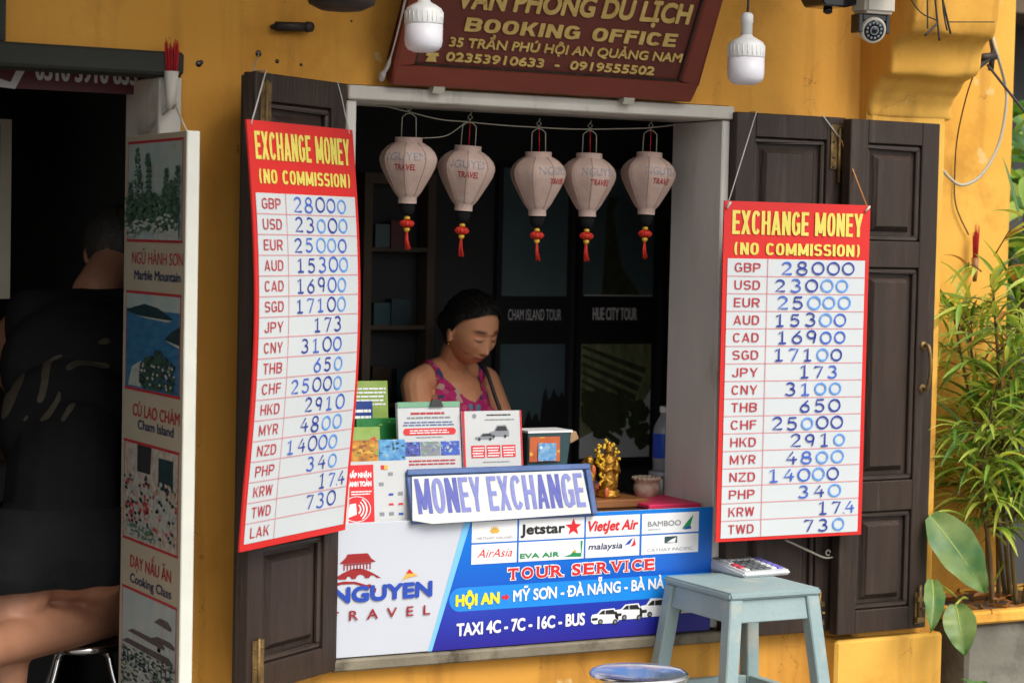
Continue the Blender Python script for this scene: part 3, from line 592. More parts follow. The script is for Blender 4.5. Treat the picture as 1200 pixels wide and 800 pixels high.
# ================================================================== carved booking sign
p0 = at(456, 97, -.035); p1 = at(808, 119.5, -.035); q = atX(478.5, 0, p0.x); tilt = math.atan2(-(q.y-p0.y), q.z-p0.z)
FS = Frame((p0.x, -.035, (p0.z+p1.z)/2), (1, 0, 0), (0, -math.sin(tilt), math.cos(tilt))); WS = p1.x-p0.x; HS = .36
BS = thing('booking_office_sign', 'dark red carved wooden sign with gold lettering leaning out above the window', 'sign', FS(WS/2, 0, 0))
i0 = FS.uv(486, 76); i1 = FS.uv(797, 95); mgx = (i0[0]+WS-i1[0])/2; mgy = (i0[1]+i1[1])/2
s = MB()
s.box((0, 0, -.03), (WS, mgy, .012), FS); s.box((0, HS-mgy, -.03), (WS, HS, .012), FS); s.box((0, mgy, -.03), (mgx, HS-mgy, .012), FS); s.box((WS-mgx, mgy, -.03), (WS, HS-mgy, .012), FS)
s.build('frame', 'sign_red_wood', BS, bevel=.005)
s = MB(); s.rect(FS, mgx-.004, mgy-.004, WS-mgx+.004, HS-mgy+.004, 0); s.build('field', 'sign_field_wood', BS)
s = MB()
for a, c in (((mgx, mgy), (WS-mgx, mgy+.005)), ((mgx, HS-mgy-.005), (WS-mgx, HS-mgy)), ((mgx, mgy), (mgx+.005, HS-mgy)), ((WS-mgx-.005, mgy), (WS-mgx, HS-mgy))): s.box((a[0], a[1], .0005), (c[0], c[1], .006), FS)
s.build('inner_moulding', 'shutter_wood', BS, bevel=.0015)
def carved(txt, a, c, cap, bold, z=.004, **k):
    b = MB(); (pblock(b, FS, txt, a, c, cap, w=z, **k) if bold < 0 else b.ptext(FS, txt, a, c, cap, w=z, bold=bold, **k))
    n = len(b.v); dv = FS.w*z*.9
    b.add([v-dv for v in b.v[:n]], [])
    ed = {}
    for f in b.f:
        for i in range(len(f)):
            e = (f[i], f[(i+1) % len(f)]); ed[e] = 1
    for (i, j) in list(ed):
        if (j, i) not in ed: b.f.append([i, i+n, j+n, j]); b.m.append(0); b.sm.append(False)
    b.build('lettering', 'gold_paint', BS)
carved('VĂN PHÒNG DU LỊCH', (533, 9), (806, 28.5), 25, .03)
carved('BOOKING OFFICE', (543, 36), (790, 55), 16, -1, tf=.3, bf=.2)
carved('35 TRẦN PHÚ HỘI AN QUẢNG NAM', (525, 54), (797, 73), 11, .025)
carved('02353910633  -  0919555502', (521, 71), (765, 88), 10.5, .03)
b = MB(); tu = FS.uv(505, 69); x, y = tu; b.prism(FS, [(x-.014, y-.006), (x+.014, y-.006), (x+.009, y+.008), (x-.009, y+.008)], .0005, .004); b.prism(FS, [(x-.017, y+.009), (x-.011, y+.008), (x+.011, y+.008), (x+.017, y+.009), (x+.015, y+.016), (x-.015, y+.016)], .0005, .004); b.build('telephone_symbol', 'gold_paint', BS)
b = MB()
for u in (.11, WS-.2): b = MB(); b.box((u, -.012, -.02), (u+.03, .004, .0145), FS); b.box((u+.005, -.0125, -.05), (u+.025, -.008, .0), FS); b.build('bracket', 'cable_grey', BS)
b = MB(); b.tube(smooth_path([FS(-.004, .30, -.01), FS(-.008, .16, 0), FS(-.01, .05, -.005), FS(-.016, .02, -.01), FS(-.012, .0, -.02)], 5), [.003]*5+[.0022]*5+[.005]*5+[.008]*5+[.006]); b.build('rope', 'string_white', BS)

# ================================================================== bulbs on cords, lamp shade, camera
def bulb(px, pyb, pyt, Y, rpx, label, full):
    q = at(px, pyb, Y); top = at(px, pyt, Y); r = (at(px+rpx, pyb, Y)-at(px-rpx, pyb, Y)).x/2*math.cos(YAW)*1.02; h = (q-top).length
    t = thing('light_bulb', label, 'light bulb', q, 'bare bulbs hanging in front of the wall'); k = r/.045
    b = MB(); b.lathe(q, [(0, 0), (r*.55, .002*k), (r*.8, .007*k), (r*.96, .016*k), (r, .028*k), (r, .066*k)], 32); b.build('diffuser', 'bulb_frost', t)
    b = MB(); b.lathe(q, [(r*1.005, .066*k), (r*1.01, .07*k), (r*1.0, .096*k), (r*.9, .104*k), (r*.62, .112*k), (r*.36, .118*k), (r*.32, .122*k)], 32)
    for j in range(24):
        a = 2*math.pi*j/24; c_ = Vector((math.cos(a), math.sin(a), 0)); b.tube([q+c_*r*1.0+Vector((0, 0, .071*k)), q+c_*r*1.0+Vector((0, 0, .095*k))], .0012*k, 5)
    b.build('housing', 'white_enamel', t)
    b = MB(); b.lathe(q, [(r*.31, .121*k), (r*.30, .15*k), (r*.34, .152*k), (r*.33, .17*k), (r*.2, .176*k)], 20); b.build('lamp_holder', 'white_enamel', t)
    b = MB(); b.tube([q+Vector((0, 0, .172*k)), q+Vector((.002, 0, .19*k)), Vector((q.x, q.y, 2.618))], .003, 6); b.build('cord', 'cable_black', t)
bulb(496, 62, 0, -.35, 22.5, 'white bulb hanging in front of the red booking sign', 0)
bulb(873.5, 100, 20, -.30, 20, 'white bulb hanging on a dark cord right of the booking sign', 1)
q = at(400, 12, -.4); t = thing('hanging_lamp', 'dark metal dish lamp shade cut off by the top edge above the left shutter', 'lamp', q)
b = MB(); b.lathe(q, [(.0, .005), (.045, .0), (.07, .012), (.075, .03), (.072, .034), (.045, .05), (.02, .075), (.016, .1)], 28); b.build('shade', 'iron_dark', t); b = MB(); b.tube([q+Vector((0, 0, .1)), Vector((q.x, q.y, 2.618))], .004, 6); b.build('rod', 'cable_black', t)
q = at(1020, 34, -.24); t = thing('security_camera', 'white swivel security camera with round lens mounted near the corbel', 'camera', q)
ax = (CAMP-q).normalized(); lx = Vector((-.25, -.9, -.25)).normalized()
b = MB(); F = Frame(q, (1, -.1, 0), (0, 0, 1)); b.box((-.042, .035, -.03), (.046, .12, .045), F); b.build('housing', 'cctv_white', t, bevel=.008, seg=3)
b = MB(); b.box((-.046, -.012, -.02), (-.034, .0345, .02), F); b.box((.034, -.012, -.02), (.046, .0345, .02), F); b.box((-.0335, .018, -.02), (.0335, .0345, .02), F); b.build('yoke', 'lens_black', t, bevel=.002)
b = MB(); rt_ = Matrix.Identity(3); b.lathe(q-lx*.03, [(.01, -.012), (.024, -.004), (.031, .008), (.033, .03), (.033, .052), (.030, .056), (.027, .055)], 28, axis=lx); ball = b.build('ball_head', 'cctv_white', t)
b = MB(); b.lathe(q+lx*.0255, [(.0265, 0), (.0262, .001), (.012, -.001)], 28, axis=lx); b.build('lens', 'lens_black', t)
b = MB(); a_ = lx.orthogonal().normalized(); c_ = lx.cross(a_)
for j in range(12): b.lathe(q+lx*.0262+(a_*math.cos(j*math.pi/6)+c_*math.sin(j*math.pi/6))*.019, [(.0035, 0), (.0035, .001), (.002, .0015)], 8, axis=lx)
b.lathe(q+lx*.026, [(.012, 0), (.011, .004), (.009, .003)], 20, axis=lx); b.build('led_ring', 'print_grey', t)
b = MB(); b.lathe(q+lx*.0275, [(.0088, 0), (.007, .003), (.003, .0045)], 16, axis=lx); b.build('lens_glass', 'lens_black', t)
b = MB(); b.box((-.03, .1205, .046), (.03, .2, .4), F); b.build('arm', 'cctv_white', t)
q = at(972, 4, -.2); F = Frame(q, (1, .1, 0), (0, 0, 1)); t = thing('lamp_bracket', 'black angular fitting at the top edge just left of the security camera', 'bracket', q)
b = MB(); b.prism(F, [(-.075, .02), (-.05, -.012), (.02, -.012), (.085, .004), (.09, .018), (.0, .03)], -.04, .04); b.build('body', 'lens_black', t, bevel=.004); b = MB(); b.lathe(F(-.005, -.02, 0), [(.004, -.008), (.012, -.004), (.012, .006), (.008, .012)], 14); b.build('knob', 'lens_black', t)
b = MB(); b.box((-.05, .0305, -.01), (-.02, .4, .01), F); b.build('rod', 'lens_black', t)
# ================================================================== counter with printed banner
CT = .906
ctr = MB(); ctr.box((-.431, .012, .595), (.59, .05, CT-.001)); cobj = thing('service_counter', 'dark wooden counter inside the window behind the tour service banner', 'counter', (.08, .2, .12))
ctr.build('front_board', 'counter_wood', cobj); b = MB(); b.box((-.43, .051, CT-.025), (.59, .42, CT)); b.build('counter_top', 'counter_wood', cobj, bevel=.003)
b = MB(); b.box((-.43, .36, .126), (.59, .385, CT-.026)); b.build('back_panel', 'counter_wood', cobj)
YB = -.018
c0, c1, c2_, c3 = at(397, 770, YB), at(815, 738, YB), at(822, 594, YB), at(553, 607, YB)
FBn = Frame((-.474, YB, .597), (1, 0, 0), (0, 0, 1)); WBn = .587+.474; HBn = c2_.z-.597
BN = thing('tour_service_banner', 'blue and white printed tour service banner on the counter front', 'banner', FBn(WBn/2, 0, 0))
b = MB(); b.box((0, 0, -.008), (WBn, HBn, 0), FBn); b.build('white_panel', 'banner_white', BN, bevel=.001)
U = FBn.uv
b = MB(); e0, e1 = U(553, 609), U(506, 756); sl_ = (e0[0]-e1[0])/HBn
b.poly(FBn, [(e1[0]-.01, 0), (e1[0]+.004, 0), (e0[0]+.004, HBn), (e0[0]-.018, HBn)], .0008, 1); b.poly(FBn, [(e1[0], 0), (WBn, 0), (WBn, HBn), (e0[0], HBn)], .0014, 0)
b.build('blue_field', ['banner_blue', 'edge_blue'], BN)
b = MB(); r0 = U(526, 702); r1 = U(822, 670)
vb0, vb1 = U(540, 716)[1], U(540, 688)[1]; cy = (vb0+vb1)/2; rr = (vb1-vb0)/2
b.poly(FBn, [(r0[0]+rr+rr*math.cos(R(a)), cy+rr*math.sin(R(a))) for a in range(90, 271, 15)]+[(WBn-.002, vb0), (WBn-.002, vb1)], .002); b.build('route_band', 'band_blue', BN)
cells = []
cols = [(552.5, 605.5), (607.7, 684), (686, 749), (751.5, 818)]
vt = [U(552, 612.6)[1], U(552, 637)[1], U(552, 638.8)[1], U(552, 662)[1]]; vt2 = [U(818, 597.3)[1], U(818, 621)[1], U(818, 623)[1], U(818, 645)[1]]
vt = [(a+c)/2 for a, c in zip(vt, vt2)]
b = MB()
for i, (x0, x1) in enumerate(cols):
    ua, ub = U(x0, 625)[0], U(x1, 625)[0]
    for j in (0, 1): b.rect(FBn, ua, vt[2*j+1], ub, vt[2*j], .0022); cells.append((ua, ub, vt[2*j+1], vt[2*j]))
b.build('airline_panel', 'print_white', BN)
def cell(i, j): return cells[i*2+j]
def ctext(i, j, txt, fu0, fu1, fv, fh, m_, **k):
    ua, ub, va, vb = cell(i, j); b = MB(); b.text(FBn, txt, ua+(ub-ua)*fu0, ua+(ub-ua)*fu1, va+(vb-va)*fv, (vb-va)*fh, w=.003, **k); b.build('airline_name', m_, BN)
def cpoly(i, j, pts, m_, nm='airline_emblem'):
    ua, ub, va, vb = cell(i, j); b = MB()
    for k, pp in enumerate(pts): b.poly(FBn, [(ua+(ub-ua)*x, va+(vb-va)*y) for x, y in pp], .003+.0004*k, k if isinstance(m_, list) else 0)
    b.build(nm, m_, BN)
ctext(0, 0, 'VIETNAM AIRLINES', .1, .9, .14, .12, 'print_grey')
cpoly(0, 0, [[(.5+.13*math.cos(R(a))*(1 if k % 2 else .6), .48+.3*math.sin(R(a))*(1 if k % 2 else .6)) for k, a in enumerate(range(0, 181, 15))]+[(.4, .42), (.6, .42)]], 'print_gold')
ctext(0, 1, 'AirAsia', .12, .9, .32, .42, 'print_red', shear=.35)
ctext(1, 0, 'Jetstar', .02, .7, .27, .5, 'print_black', bold=.035)
cpoly(1, 0, [[(.83+.13*math.sin(R(36*k))*(1 if k % 2 == 0 else .42), .52+.44*math.cos(R(36*k))*(1 if k % 2 == 0 else .42)) for k in range(10)]], 'print_red')
ctext(1, 1, 'EVA AIR', .02, .62, .16, .26, 'print_green', bold=.04)
cpoly(1, 1, [[(.68, .14), (.96, .1), (.98, .92), (.9, .9), (.86, .5), (.8, .25)], [(.80, .86), (.94, .92), (.95, .3), (.88, .3)], [(.86, .3), (.89, .38), (.86, .46), (.83, .38)]], ['print_green', 'print_white', 'print_gold'])
ctext(2, 0, 'VietJet Air', .04, .97, .26, .52, 'print_red', bold=.03, shear=.25)
ctext(2, 1, 'malaysia', .05, .68, .42, .32, 'print_navy', bold=.015, shear=.15)
cpoly(2, 1, [[(.72, .55), (.82, .62), (.88, .95), (.8, .8)], [(.83, .45), (.93, .55), (.9, .95), (.88, .68)]], ['logo_blue', 'print_red'])
ctext(3, 0, 'BAMBOO', .1, .68, .36, .26, 'print_grey', bold=.01); ctext(3, 0, 'AIRWAYS', .1, .32, .16, .09, 'print_grey')
cpoly(3, 0, [[(.7, .18), (.84, .22), (.9, .86), (.8, .55)], [(.72, .14), (.86, .16), (.86, .3), (.78, .26)]], ['print_green', 'logo_blue'])
ctext(3, 1, 'CATHAY PACIFIC', .1, .9, .14, .16, 'print_grey')
cpoly(3, 1, [[(.4, .55), (.62, .55), (.62, .9), (.4, .9)], [(.44, .6), (.58, .56), (.6, .84), (.52, .74)]], ['teal_box', 'print_white'])
def btext(txt, a, c, cap, m_, nm='lettering', w=.0034, **k):
    b = MB(); b.ptext(FBn, txt, a, c, cap, w=w, **k); return b.build(nm, m_, BN)
# TOUR SERVICE, slab serif letters in red with a white rim
SER = {'T': [(.28, 0, .72, .09), (-.02, .72, .08, 1), (.92, .72, 1.02, 1)], 'O': [], 'U': [(-.1, .92, .34, 1), (.68, .92, 1.1, 1)], 'R': [(-.14, 0, .36, .09), (-.14, .91, .2, 1), (.74, 0, 1.12, .09)],
       'S': [(.84, .66, .94, .98), (.03, .02, .13, .36)], 'E': [(-.14, 0, .3, .09), (-.14, .91, .3, 1), (.9, .0, 1.0, .3), (.88, .7, .98, 1)], 'V': [(-.1, .91, .34, 1), (.66, .91, 1.1, 1)], 'I': [(-.9, 0, 1.9, .09), (-.9, .91, 1.9, 1)], 'C': [(.86, .64, .96, .98)]}
ser = MB(); rim = MB(); a0 = U(592, 679); a1 = U(767, 666.5); capm = U(592, 665.5)[1]-a0[1]
slots = [('T', 1), ('O', 1.12), ('U', 1.1), ('R', 1.1), (' ', .5), ('S', .9), ('E', 1.02), ('R', 1.1), ('V', 1.08), ('I', .55), ('C', 1.02), ('E', 1.0)]
tw = sum(s_[1] for s_ in slots); x = a0[0]; ku = (a1[0]-a0[0])/tw
for ch, wd in slots:
    if ch != ' ':
        ux = x+ku*.16; u2 = x+ku*(wd-.08)
        if ch == 'I': ux = x+ku*.22; u2 = x+ku*.36
        vb = a0[1]+(a1[1]-a0[1])*(x-a0[0])/(a1[0]-a0[0])
        rim.text(FBn, ch, ux-.0025, u2+.0025, vb-.002, capm+.004, w=.0028, bold=.075); ser.text(FBn, ch, ux, u2, vb, capm, w=.0038, bold=.03)
        for (p, q_, r_, t_) in SER[ch]:
            ww = u2-ux; rim.rect(FBn, ux+ww*p-.0025, vb+capm*q_-.0025, ux+ww*r_+.0025, vb+capm*t_+.0025, .0031); ser.rect(FBn, ux+ww*p, vb+capm*q_, ux+ww*r_, vb+capm*t_, .0042)
    x += ku*wd
rim.build('lettering_rim', 'print_white', BN); ser.build('lettering', 'print_red', BN)
btext('HỘI AN', (533, 710.5), (584.5, 706.5), 14, 'print_yellow', bold=.045)
q = U(592, 699); s_ = .011; b = MB(); b.poly(FBn, [(q[0]-s_, q[1]-.004), (q[0], q[1]-.004), (q[0], q[1]-.009), (q[0]+s_, q[1]), (q[0], q[1]+.009), (q[0], q[1]+.004), (q[0]-s_, q[1]+.004)], .003); b.build('arrow', 'print_red', BN)
btext('MỸ SƠN - ĐÀ NẴNG - BÀ NÀ - H', (600.5, 704.5), (797, 687), 13.5, 'print_white', bold=.025)
btext('TAXI 4C - 7C - 16C - BUS', (534, 745), (684.5, 731.5), 15, 'print_white', bold=.03)
btext('NGUYEN', (389, 707.3), (506, 698), 19, 'logo_blue', bold=.045)
btext('T  R  A  V  E  L', (385, 728.3), (503.5, 719), 11.5, 'logo_red', bold=.012)
b = MB()
Z6 = lambda x, y: U(390+x/5, 620+y/5)
pg = lambda pts: [Z6(x, y) for x, y in pts]
b.poly(FBn, pg([(40, 200), (75, 165), (85, 145), (200, 138), (210, 160), (252, 186), (225, 190), (70, 202)]), .0015)
b.poly(FBn, pg([(70, 172), (92, 150), (205, 140), (222, 165)]), .0018); b.poly(FBn, pg([(60, 206), (225, 192), (225, 198), (60, 212)]), .0015)
for k in range(9): x = 62+k*19; b.poly(FBn, pg([(x, 212-k*1.6), (x+7, 211-k*1.6), (x+7, 240-k*1.2), (x, 241-k*1.2)]), .0015)
up = [(10+270*t/12, 285-t*.3-55*math.sin(math.pi*t/12)) for t in range(13)]; lo = [(x, y) for x, y in [(290, 283), (255, 281), (240, 268), (222, 268), (212, 283), (190, 284), (180, 268), (160, 262), (142, 270), (132, 288), (110, 290), (100, 275), (85, 275), (76, 292), (40, 293)]]
b.poly(FBn, pg(up+lo), .0015)
b.poly(FBn, pg([(0, 318), (60, 304), (130, 305), (190, 322), (200, 335), (120, 318), (50, 322), (0, 335)]), .0015); b.poly(FBn, pg([(175, 330), (215, 318), (255, 345), (250, 370), (225, 345)]), .0012)
b.build('pagoda_emblem', 'logo_red', BN)
b = MB(); b.poly(FBn, pg([(400, 300), (447, 240), (500, 268), (440, 282)]), .0015, 0); b.poly(FBn, pg([(428, 258), (447, 230), (470, 255)]), .0018, 1); b.build('hat_emblem', ['print_gold', 'print_red'], BN)
def printed_car(x0, y0, x1, y1, van):
    b = MB(); P = lambda fx, fy: U(x0+(x1-x0)*fx, y0+(y1-y0)*fy); pp = lambda L_: [P(*q) for q in L_]
    b.poly(FBn, pp([(0, .55), (.05, .4), (.22, .35), (.38, .08 if not van else .02), (.86, .0), (1, .4), (1, .8), (.9, .9), (.1, .98), (0, .85)]), .0026, 0)
    b.poly(FBn, pp([(.27, .38), (.42, .14), (.82, .08), (.92, .36)]), .003, 1); b.poly(FBn, pp([(.02, .62), (.24, .58), (.24, .74), (.03, .78)]), .003, 1)
    for fx in (.34, .88): c_ = P(fx, .84); r_ = .0075; b.poly(FBn, [(c_[0]+r_*math.cos(a*.6), c_[1]+r_*math.sin(a*.6)) for a in range(10)], .0032, 1); b.poly(FBn, [(c_[0]+.004*math.cos(a*.9), c_[1]+.004*math.sin(a*.9)) for a in range(7)], .0036, 2)
    b.rect(FBn, P(.5, .42)[0], P(0, .5)[1], P(.52, .42)[0], P(0, .1)[1], .0034, 0)
    b.build('printed_car', ['print_white', 'print_black', 'print_grey'], BN)
printed_car(692, 712, 724, 731, 0); printed_car(720, 706, 752, 726, 0); printed_car(749, 700, 783, 723, 1); printed_car(781, 696, 822, 719, 1)

# ------------------------------------------------------------------ things standing on the counter
tilt = R(20); e0 = at(484, 611, -.035); e1 = at(699.5, 597, -.035)
FM = Frame((e0.x, -.035, CT+.004), (1, 0, 0), (0, math.sin(tilt), math.cos(tilt))); WM = e1.x-e0.x; HM = FM.uv(484, 552)[1]
t = thing('money_exchange_sign', 'white sloping money exchange sign in a blue wooden frame on the counter edge', 'sign', (FM(WM/2, 0, 0)))
b = MB(); b.box((.0, .0, -.012), (WM-.0, HM, -.0005), FM); b.build('back_board', 'exchange_blue', t, bevel=.002)
b = MB(); tw_ = .011; b.box((0, HM-tw_, 0), (WM, HM+.004, .007), FM); b.box((WM-.016, 0, 0), (WM, HM-tw_-.0005, .007), FM); b.build('frame', 'exchange_blue', t, bevel=.002)
b = MB(); b.prism(FM, [(-.002, .006), (.05, -.004), (WM*.4, -.002), (WM-.018, .004), (WM-.024, HM-tw_-.001), (.012, HM-tw_-.003)], .001, .004); b.build('white_sheet', 'exchange_white', t)
b = MB(); b.prism(Frame(FM.o, (0, 1, 0), (0, 0, 1)), [(.004, 0), (.1, 0), (.1, .01), (HM*math.sin(tilt)+.012, HM*math.cos(tilt)-.01), (HM*math.sin(tilt)+.004, HM*math.cos(tilt)-.01)], .02, .03); b.prism(Frame(FM.o, (0, 1, 0), (0, 0, 1)), [(.004, 0), (.1, 0), (.1, .01), (HM*math.sin(tilt)+.012, HM*math.cos(tilt)-.01), (HM*math.sin(tilt)+.004, HM*math.cos(tilt)-.01)], WM-.03, WM-.02); b.build('prop', 'exchange_blue', t)
a, c_ = FM.uv(489, 603.5), FM.uv(686.5, 591); x = a[0]; letters = 'MONEY EXCHANGE'; wds = {'M': 1.25, ' ': .42, 'O': 1.08, 'N': 1.08, 'E': .86, 'Y': .98, 'X': 1, 'C': 1.02, 'H': 1.06, 'A': 1.04, 'G': 1.08}
tot = sum(wds[l] for l in letters); k_ = (c_[0]-a[0])/tot; cap = FM.uv(489, 561)[1]-a[1]
for i, l in enumerate(letters):
    if l != ' ':
        b = MB(); block(b, FM, l, x+k_*.06, x+k_*(wds[l]-.06), a[1]+.002, cap*.97, w=.0055, tf=.36*GW.get(l, 1) if 0 else .34, bf=.13)
        b.build('letter', ['violet_light', 'violet_dark'][l in 'MNA' and i not in (6,)] if i != 13 else 'violet_light', t)
    x += k_*wds[l]
def upright(name, label, cat, px0, px1, pyt, pyb, Y, lean, th, body, group=None):
    a = at(px0, pyb, Y); c_ = at(px1, pyb, Y); F = Frame((a.x, Y, CT+.003), (1, 0, 0), (0, math.sin(R(lean)), math.cos(R(lean)))); W_ = c_.x-a.x; H_ = F.uv((px0+px1)/2, pyt)[1]
    t = thing(name, label, cat, F(W_/2, 0, 0), group); b = MB(); b.box((0, 0, -th), (W_, H_, 0), F); b.build('panel', body, t, bevel=.0008)
    hv = max(0, F.uv((px0+px1)/2, pyb)[1]); F = Frame(F(0, hv, 0), F.u, F.v); H_ -= hv       # the lower strip stands behind what is in front
    return t, F, W_, H_
def lines(F, u0, u1, v0, v1, n, m_, t, words=5, w=.0012, seed=1):
    r_ = random.Random(seed); b = MB(); h = (v1-v0)/n
    for i in range(n):
        x = u0+r_.uniform(0, .08)*(u1-u0); e = u1-r_.uniform(0, .1)*(u1-u0)
        while x < e-.002:
            ww = min((u1-u0)/words*r_.uniform(.4, 1.1), e-x); b.rect(F, x, v0+h*(i+.25), x+ww, v0+h*(i+.7), w); x += ww+(u1-u0)*.018
    b.build('printed_text', m_, t)
def mosaic(F, u0, u1, v0, v1, mats, t, n=60, w=.0012, seed=1, name='printed_picture'):
    r_ = random.Random(seed); b = MB(); b.rect(F, u0, v0, u1, v1, w, 0)
    for i in range(n):
        cu = r_.uniform(u0, u1); cv = r_.uniform(v0, v1); ru = (u1-u0)*r_.uniform(.03, .14); rv = (v1-v0)*r_.uniform(.03, .14)
        b.poly(F, [(min(u1, max(u0, cu+ru*math.cos(a*1.05+i)*r_.uniform(.6, 1))), min(v1, max(v0, cv+rv*math.sin(a*1.05+i)*r_.uniform(.6, 1)))) for a in range(6)], w+.0003+.00002*i, r_.randrange(len(mats)))
    b.build(name, mats, t)
# contactless payment board
t, F, W_, H_ = upright('payment_card_stand', 'red and white contactless payment board at the left end of the counter', 'card stand', 398, 481, 540, 613, .0, 6, .006, 'paper')
b = MB(); um = F.uv(438, 575)[0]; b.rect(F, .002, .003, um, H_-.008, .0008); b.build('red_half', 'print_red', t)
b = MB(); b.text(F, 'CHẤP NHẬN', um-.075, um-.006, H_*.74, H_*.085, bold=.04); b.text(F, 'THANH TOÁN', um-.078, um-.006, H_*.6, H_*.085, bold=.04); b.build('lettering', 'print_white', t); lines(F, um-.06, um-.006, H_*.46, H_*.54, 2, 'print_white', t)
b = MB(); cc = (um-.042, H_*.24)
for r_ in (.012, .02, .028): ribbon(b, F, [(cc[0]-.006+r_*math.cos(R(a)), cc[1]+r_*math.sin(R(a))) for a in range(-55, 56, 10)], .0035, .0016, 0)
b.poly(F, [(cc[0]-.028, cc[1]-.02), (cc[0]-.004, cc[1]-.012), (cc[0]-.006, cc[1]+.014), (cc[0]-.022, cc[1]+.012)], .0018); ribbon(b, F, arc(cc[0]-.004, cc[1], .036, .03, 0, 360, 24), .0018, .0012, 0); b.build('contactless_symbol', 'print_white', t)
r_ = random.Random(3); b = MB()
for i in range(5):
    for j in range(3):
        u = um+.012+j*(W_-um-.02)/3; v = H_*(.12+.16*i); k = r_.randrange(4)
        if k < 3 and not (i == 4 and j == 2): b.rect(F, u+.002, v, u+.014, v+.005+.003*(k == 1), .0012, k)
b.poly(F, [(um+.02, H_*.86), (um+.03, H_*.86), (um+.03, H_*.93), (um+.02, H_*.93)], .0012, 0); b.poly(F, [(um+.028, H_*.86), (um+.038, H_*.86), (um+.038, H_*.93), (um+.028, H_*.93)], .0016, 3)
b.build('card_logos', ['print_red', 'print_grey', 'logo_blue', 'print_gold'], t)
# information sheets
t, F, W_, H_ = upright('information_stand', 'white printed sheet stand with a green top edge and black clip', 'sheet stand', 472, 545, 471, 549, .075, 8, .012, 'paper')
b = MB(); b.box((0, H_-.012, .0005), (W_, H_+.001, .002), F); b.build('top_strip', 'paper_green', t)
b = MB(); b.prism(F, [(W_*.5, H_-.012), (W_*.72, H_-.012), (W_*.68, H_+.006), (W_*.54, H_+.006)], .0025, .007); b.tube([F(W_*.55, H_+.005, .004), F(W_*.56, H_+.016, .004), F(W_*.66, H_+.016, .004), F(W_*.67, H_+.005, .004)], .0014, 6); b.build('binder_clip', 'print_black', t)
lines(F, W_*.2, W_*.8, H_*.8, H_*.87, 1, 'code_red', t, 4, seed=1); lines(F, W_*.08, W_*.92, H_*.74, H_*.8, 1, 'print_grey', t, 7, seed=2); lines(F, W_*.06, W_*.94, H_*.64, H_*.72, 2, 'exchange_blue', t, 8, seed=3)
b = MB(); b.poly(F, [(W_*.12+.007*math.cos(R(a)), H_*.56+.007*math.sin(R(a))*1.2) for a in range(90, 271, 20)]+[(W_*.88+.007*math.cos(R(a)), H_*.56+.007*math.sin(R(a))*1.2) for a in range(-90, 91, 20)], .001); b.build('red_bar', 'print_red', t); lines(F, W_*.14, W_*.86, H_*.525, H_*.595, 2, 'print_white', t, 7, .0018, 5)
lines(F, W_*.25, W_*.75, H_*.46, H_*.49, 1, 'print_grey', t, 6, seed=6)
for k in range(3): mosaic(F, W_*(.04+.315*k), W_*(.34+.315*k), H_*.2, H_*.41, [['violet_dark', 'ink_light', 'violet_light', 'pic_dark'], ['print_grey', 'pic_sky', 'violet_light', 'paper_green'], ['ink_mid', 'violet_light', 'violet_dark', 'pic_sky']][k], t, 40, seed=k)
lines(F, W_*.1, W_*.9, H_*.05, H_*.15, 2, 'code_red', t, 6, seed=7)
t, F, W_, H_ = upright('information_stand', 'white sheet in a red edged stand showing cars above three red boxes', 'sheet stand', 547, 616, 481, 546, .07, 7, .008, 'paper')
b = MB(); b.box((0, 0, .0003), (.005, H_, .002), F); b.box((W_-.0035, 0, .0003), (W_, H_, .002), F); b.build('red_edge', 'print_red', t)
lines(F, W_*.4, W_*.86, H_*.9, H_*.95, 1, 'print_black', t, 5, seed=8); lines(F, W_*.36, W_*.9, H_*.82, H_*.86, 1, 'print_grey', t, 5, seed=9); b = MB(); b.poly(F, [(W_*.2+.006*math.cos(a*.9), H_*.91+.006*math.sin(a*.9)) for a in range(7)], .001); b.build('emblem', 'print_grey', t)
def minicar(F, u0, v0, u1, v1, t):
    b = MB(); P = lambda L_: [(u0+(u1-u0)*x, v0+(v1-v0)*y) for x, y in L_]
    b.poly(F, P([(0, .2), (0, .5), (.25, .6), (.4, .98), (.85, 1), (1, .55), (1, .2)]), .001, 0); b.poly(F, P([(.3, .6), (.43, .9), (.82, .92), (.92, .6)]), .0014, 1)
    for x in (.22, .8): b.poly(F, [(u0+(u1-u0)*x+.004*math.cos(a), v0+(v1-v0)*.22+.004*math.sin(a)) for a in range(6)], .0016, 1)
    b.build('printed_car', ['print_grey', 'print_black'], t)
minicar(F, W_*.2, H_*.46, W_*.52, H_*.6, t); minicar(F, W_*.44, H_*.48, W_*.78, H_*.74, t)
for k in range(3):
    b = MB(); b.rect(F, W_*(.13+.26*k), H_*.16, W_*(.36+.26*k), H_*.38, .001); b.build('red_box', 'print_red', t); lines(F, W_*(.14+.26*k), W_*(.35+.26*k), H_*.17, H_*.36, 4, 'print_white', t, 4, .0016, k)
lines(F, W_*.3, W_*.8, H_*.06, H_*.1, 1, 'print_grey', t, 8, seed=12)
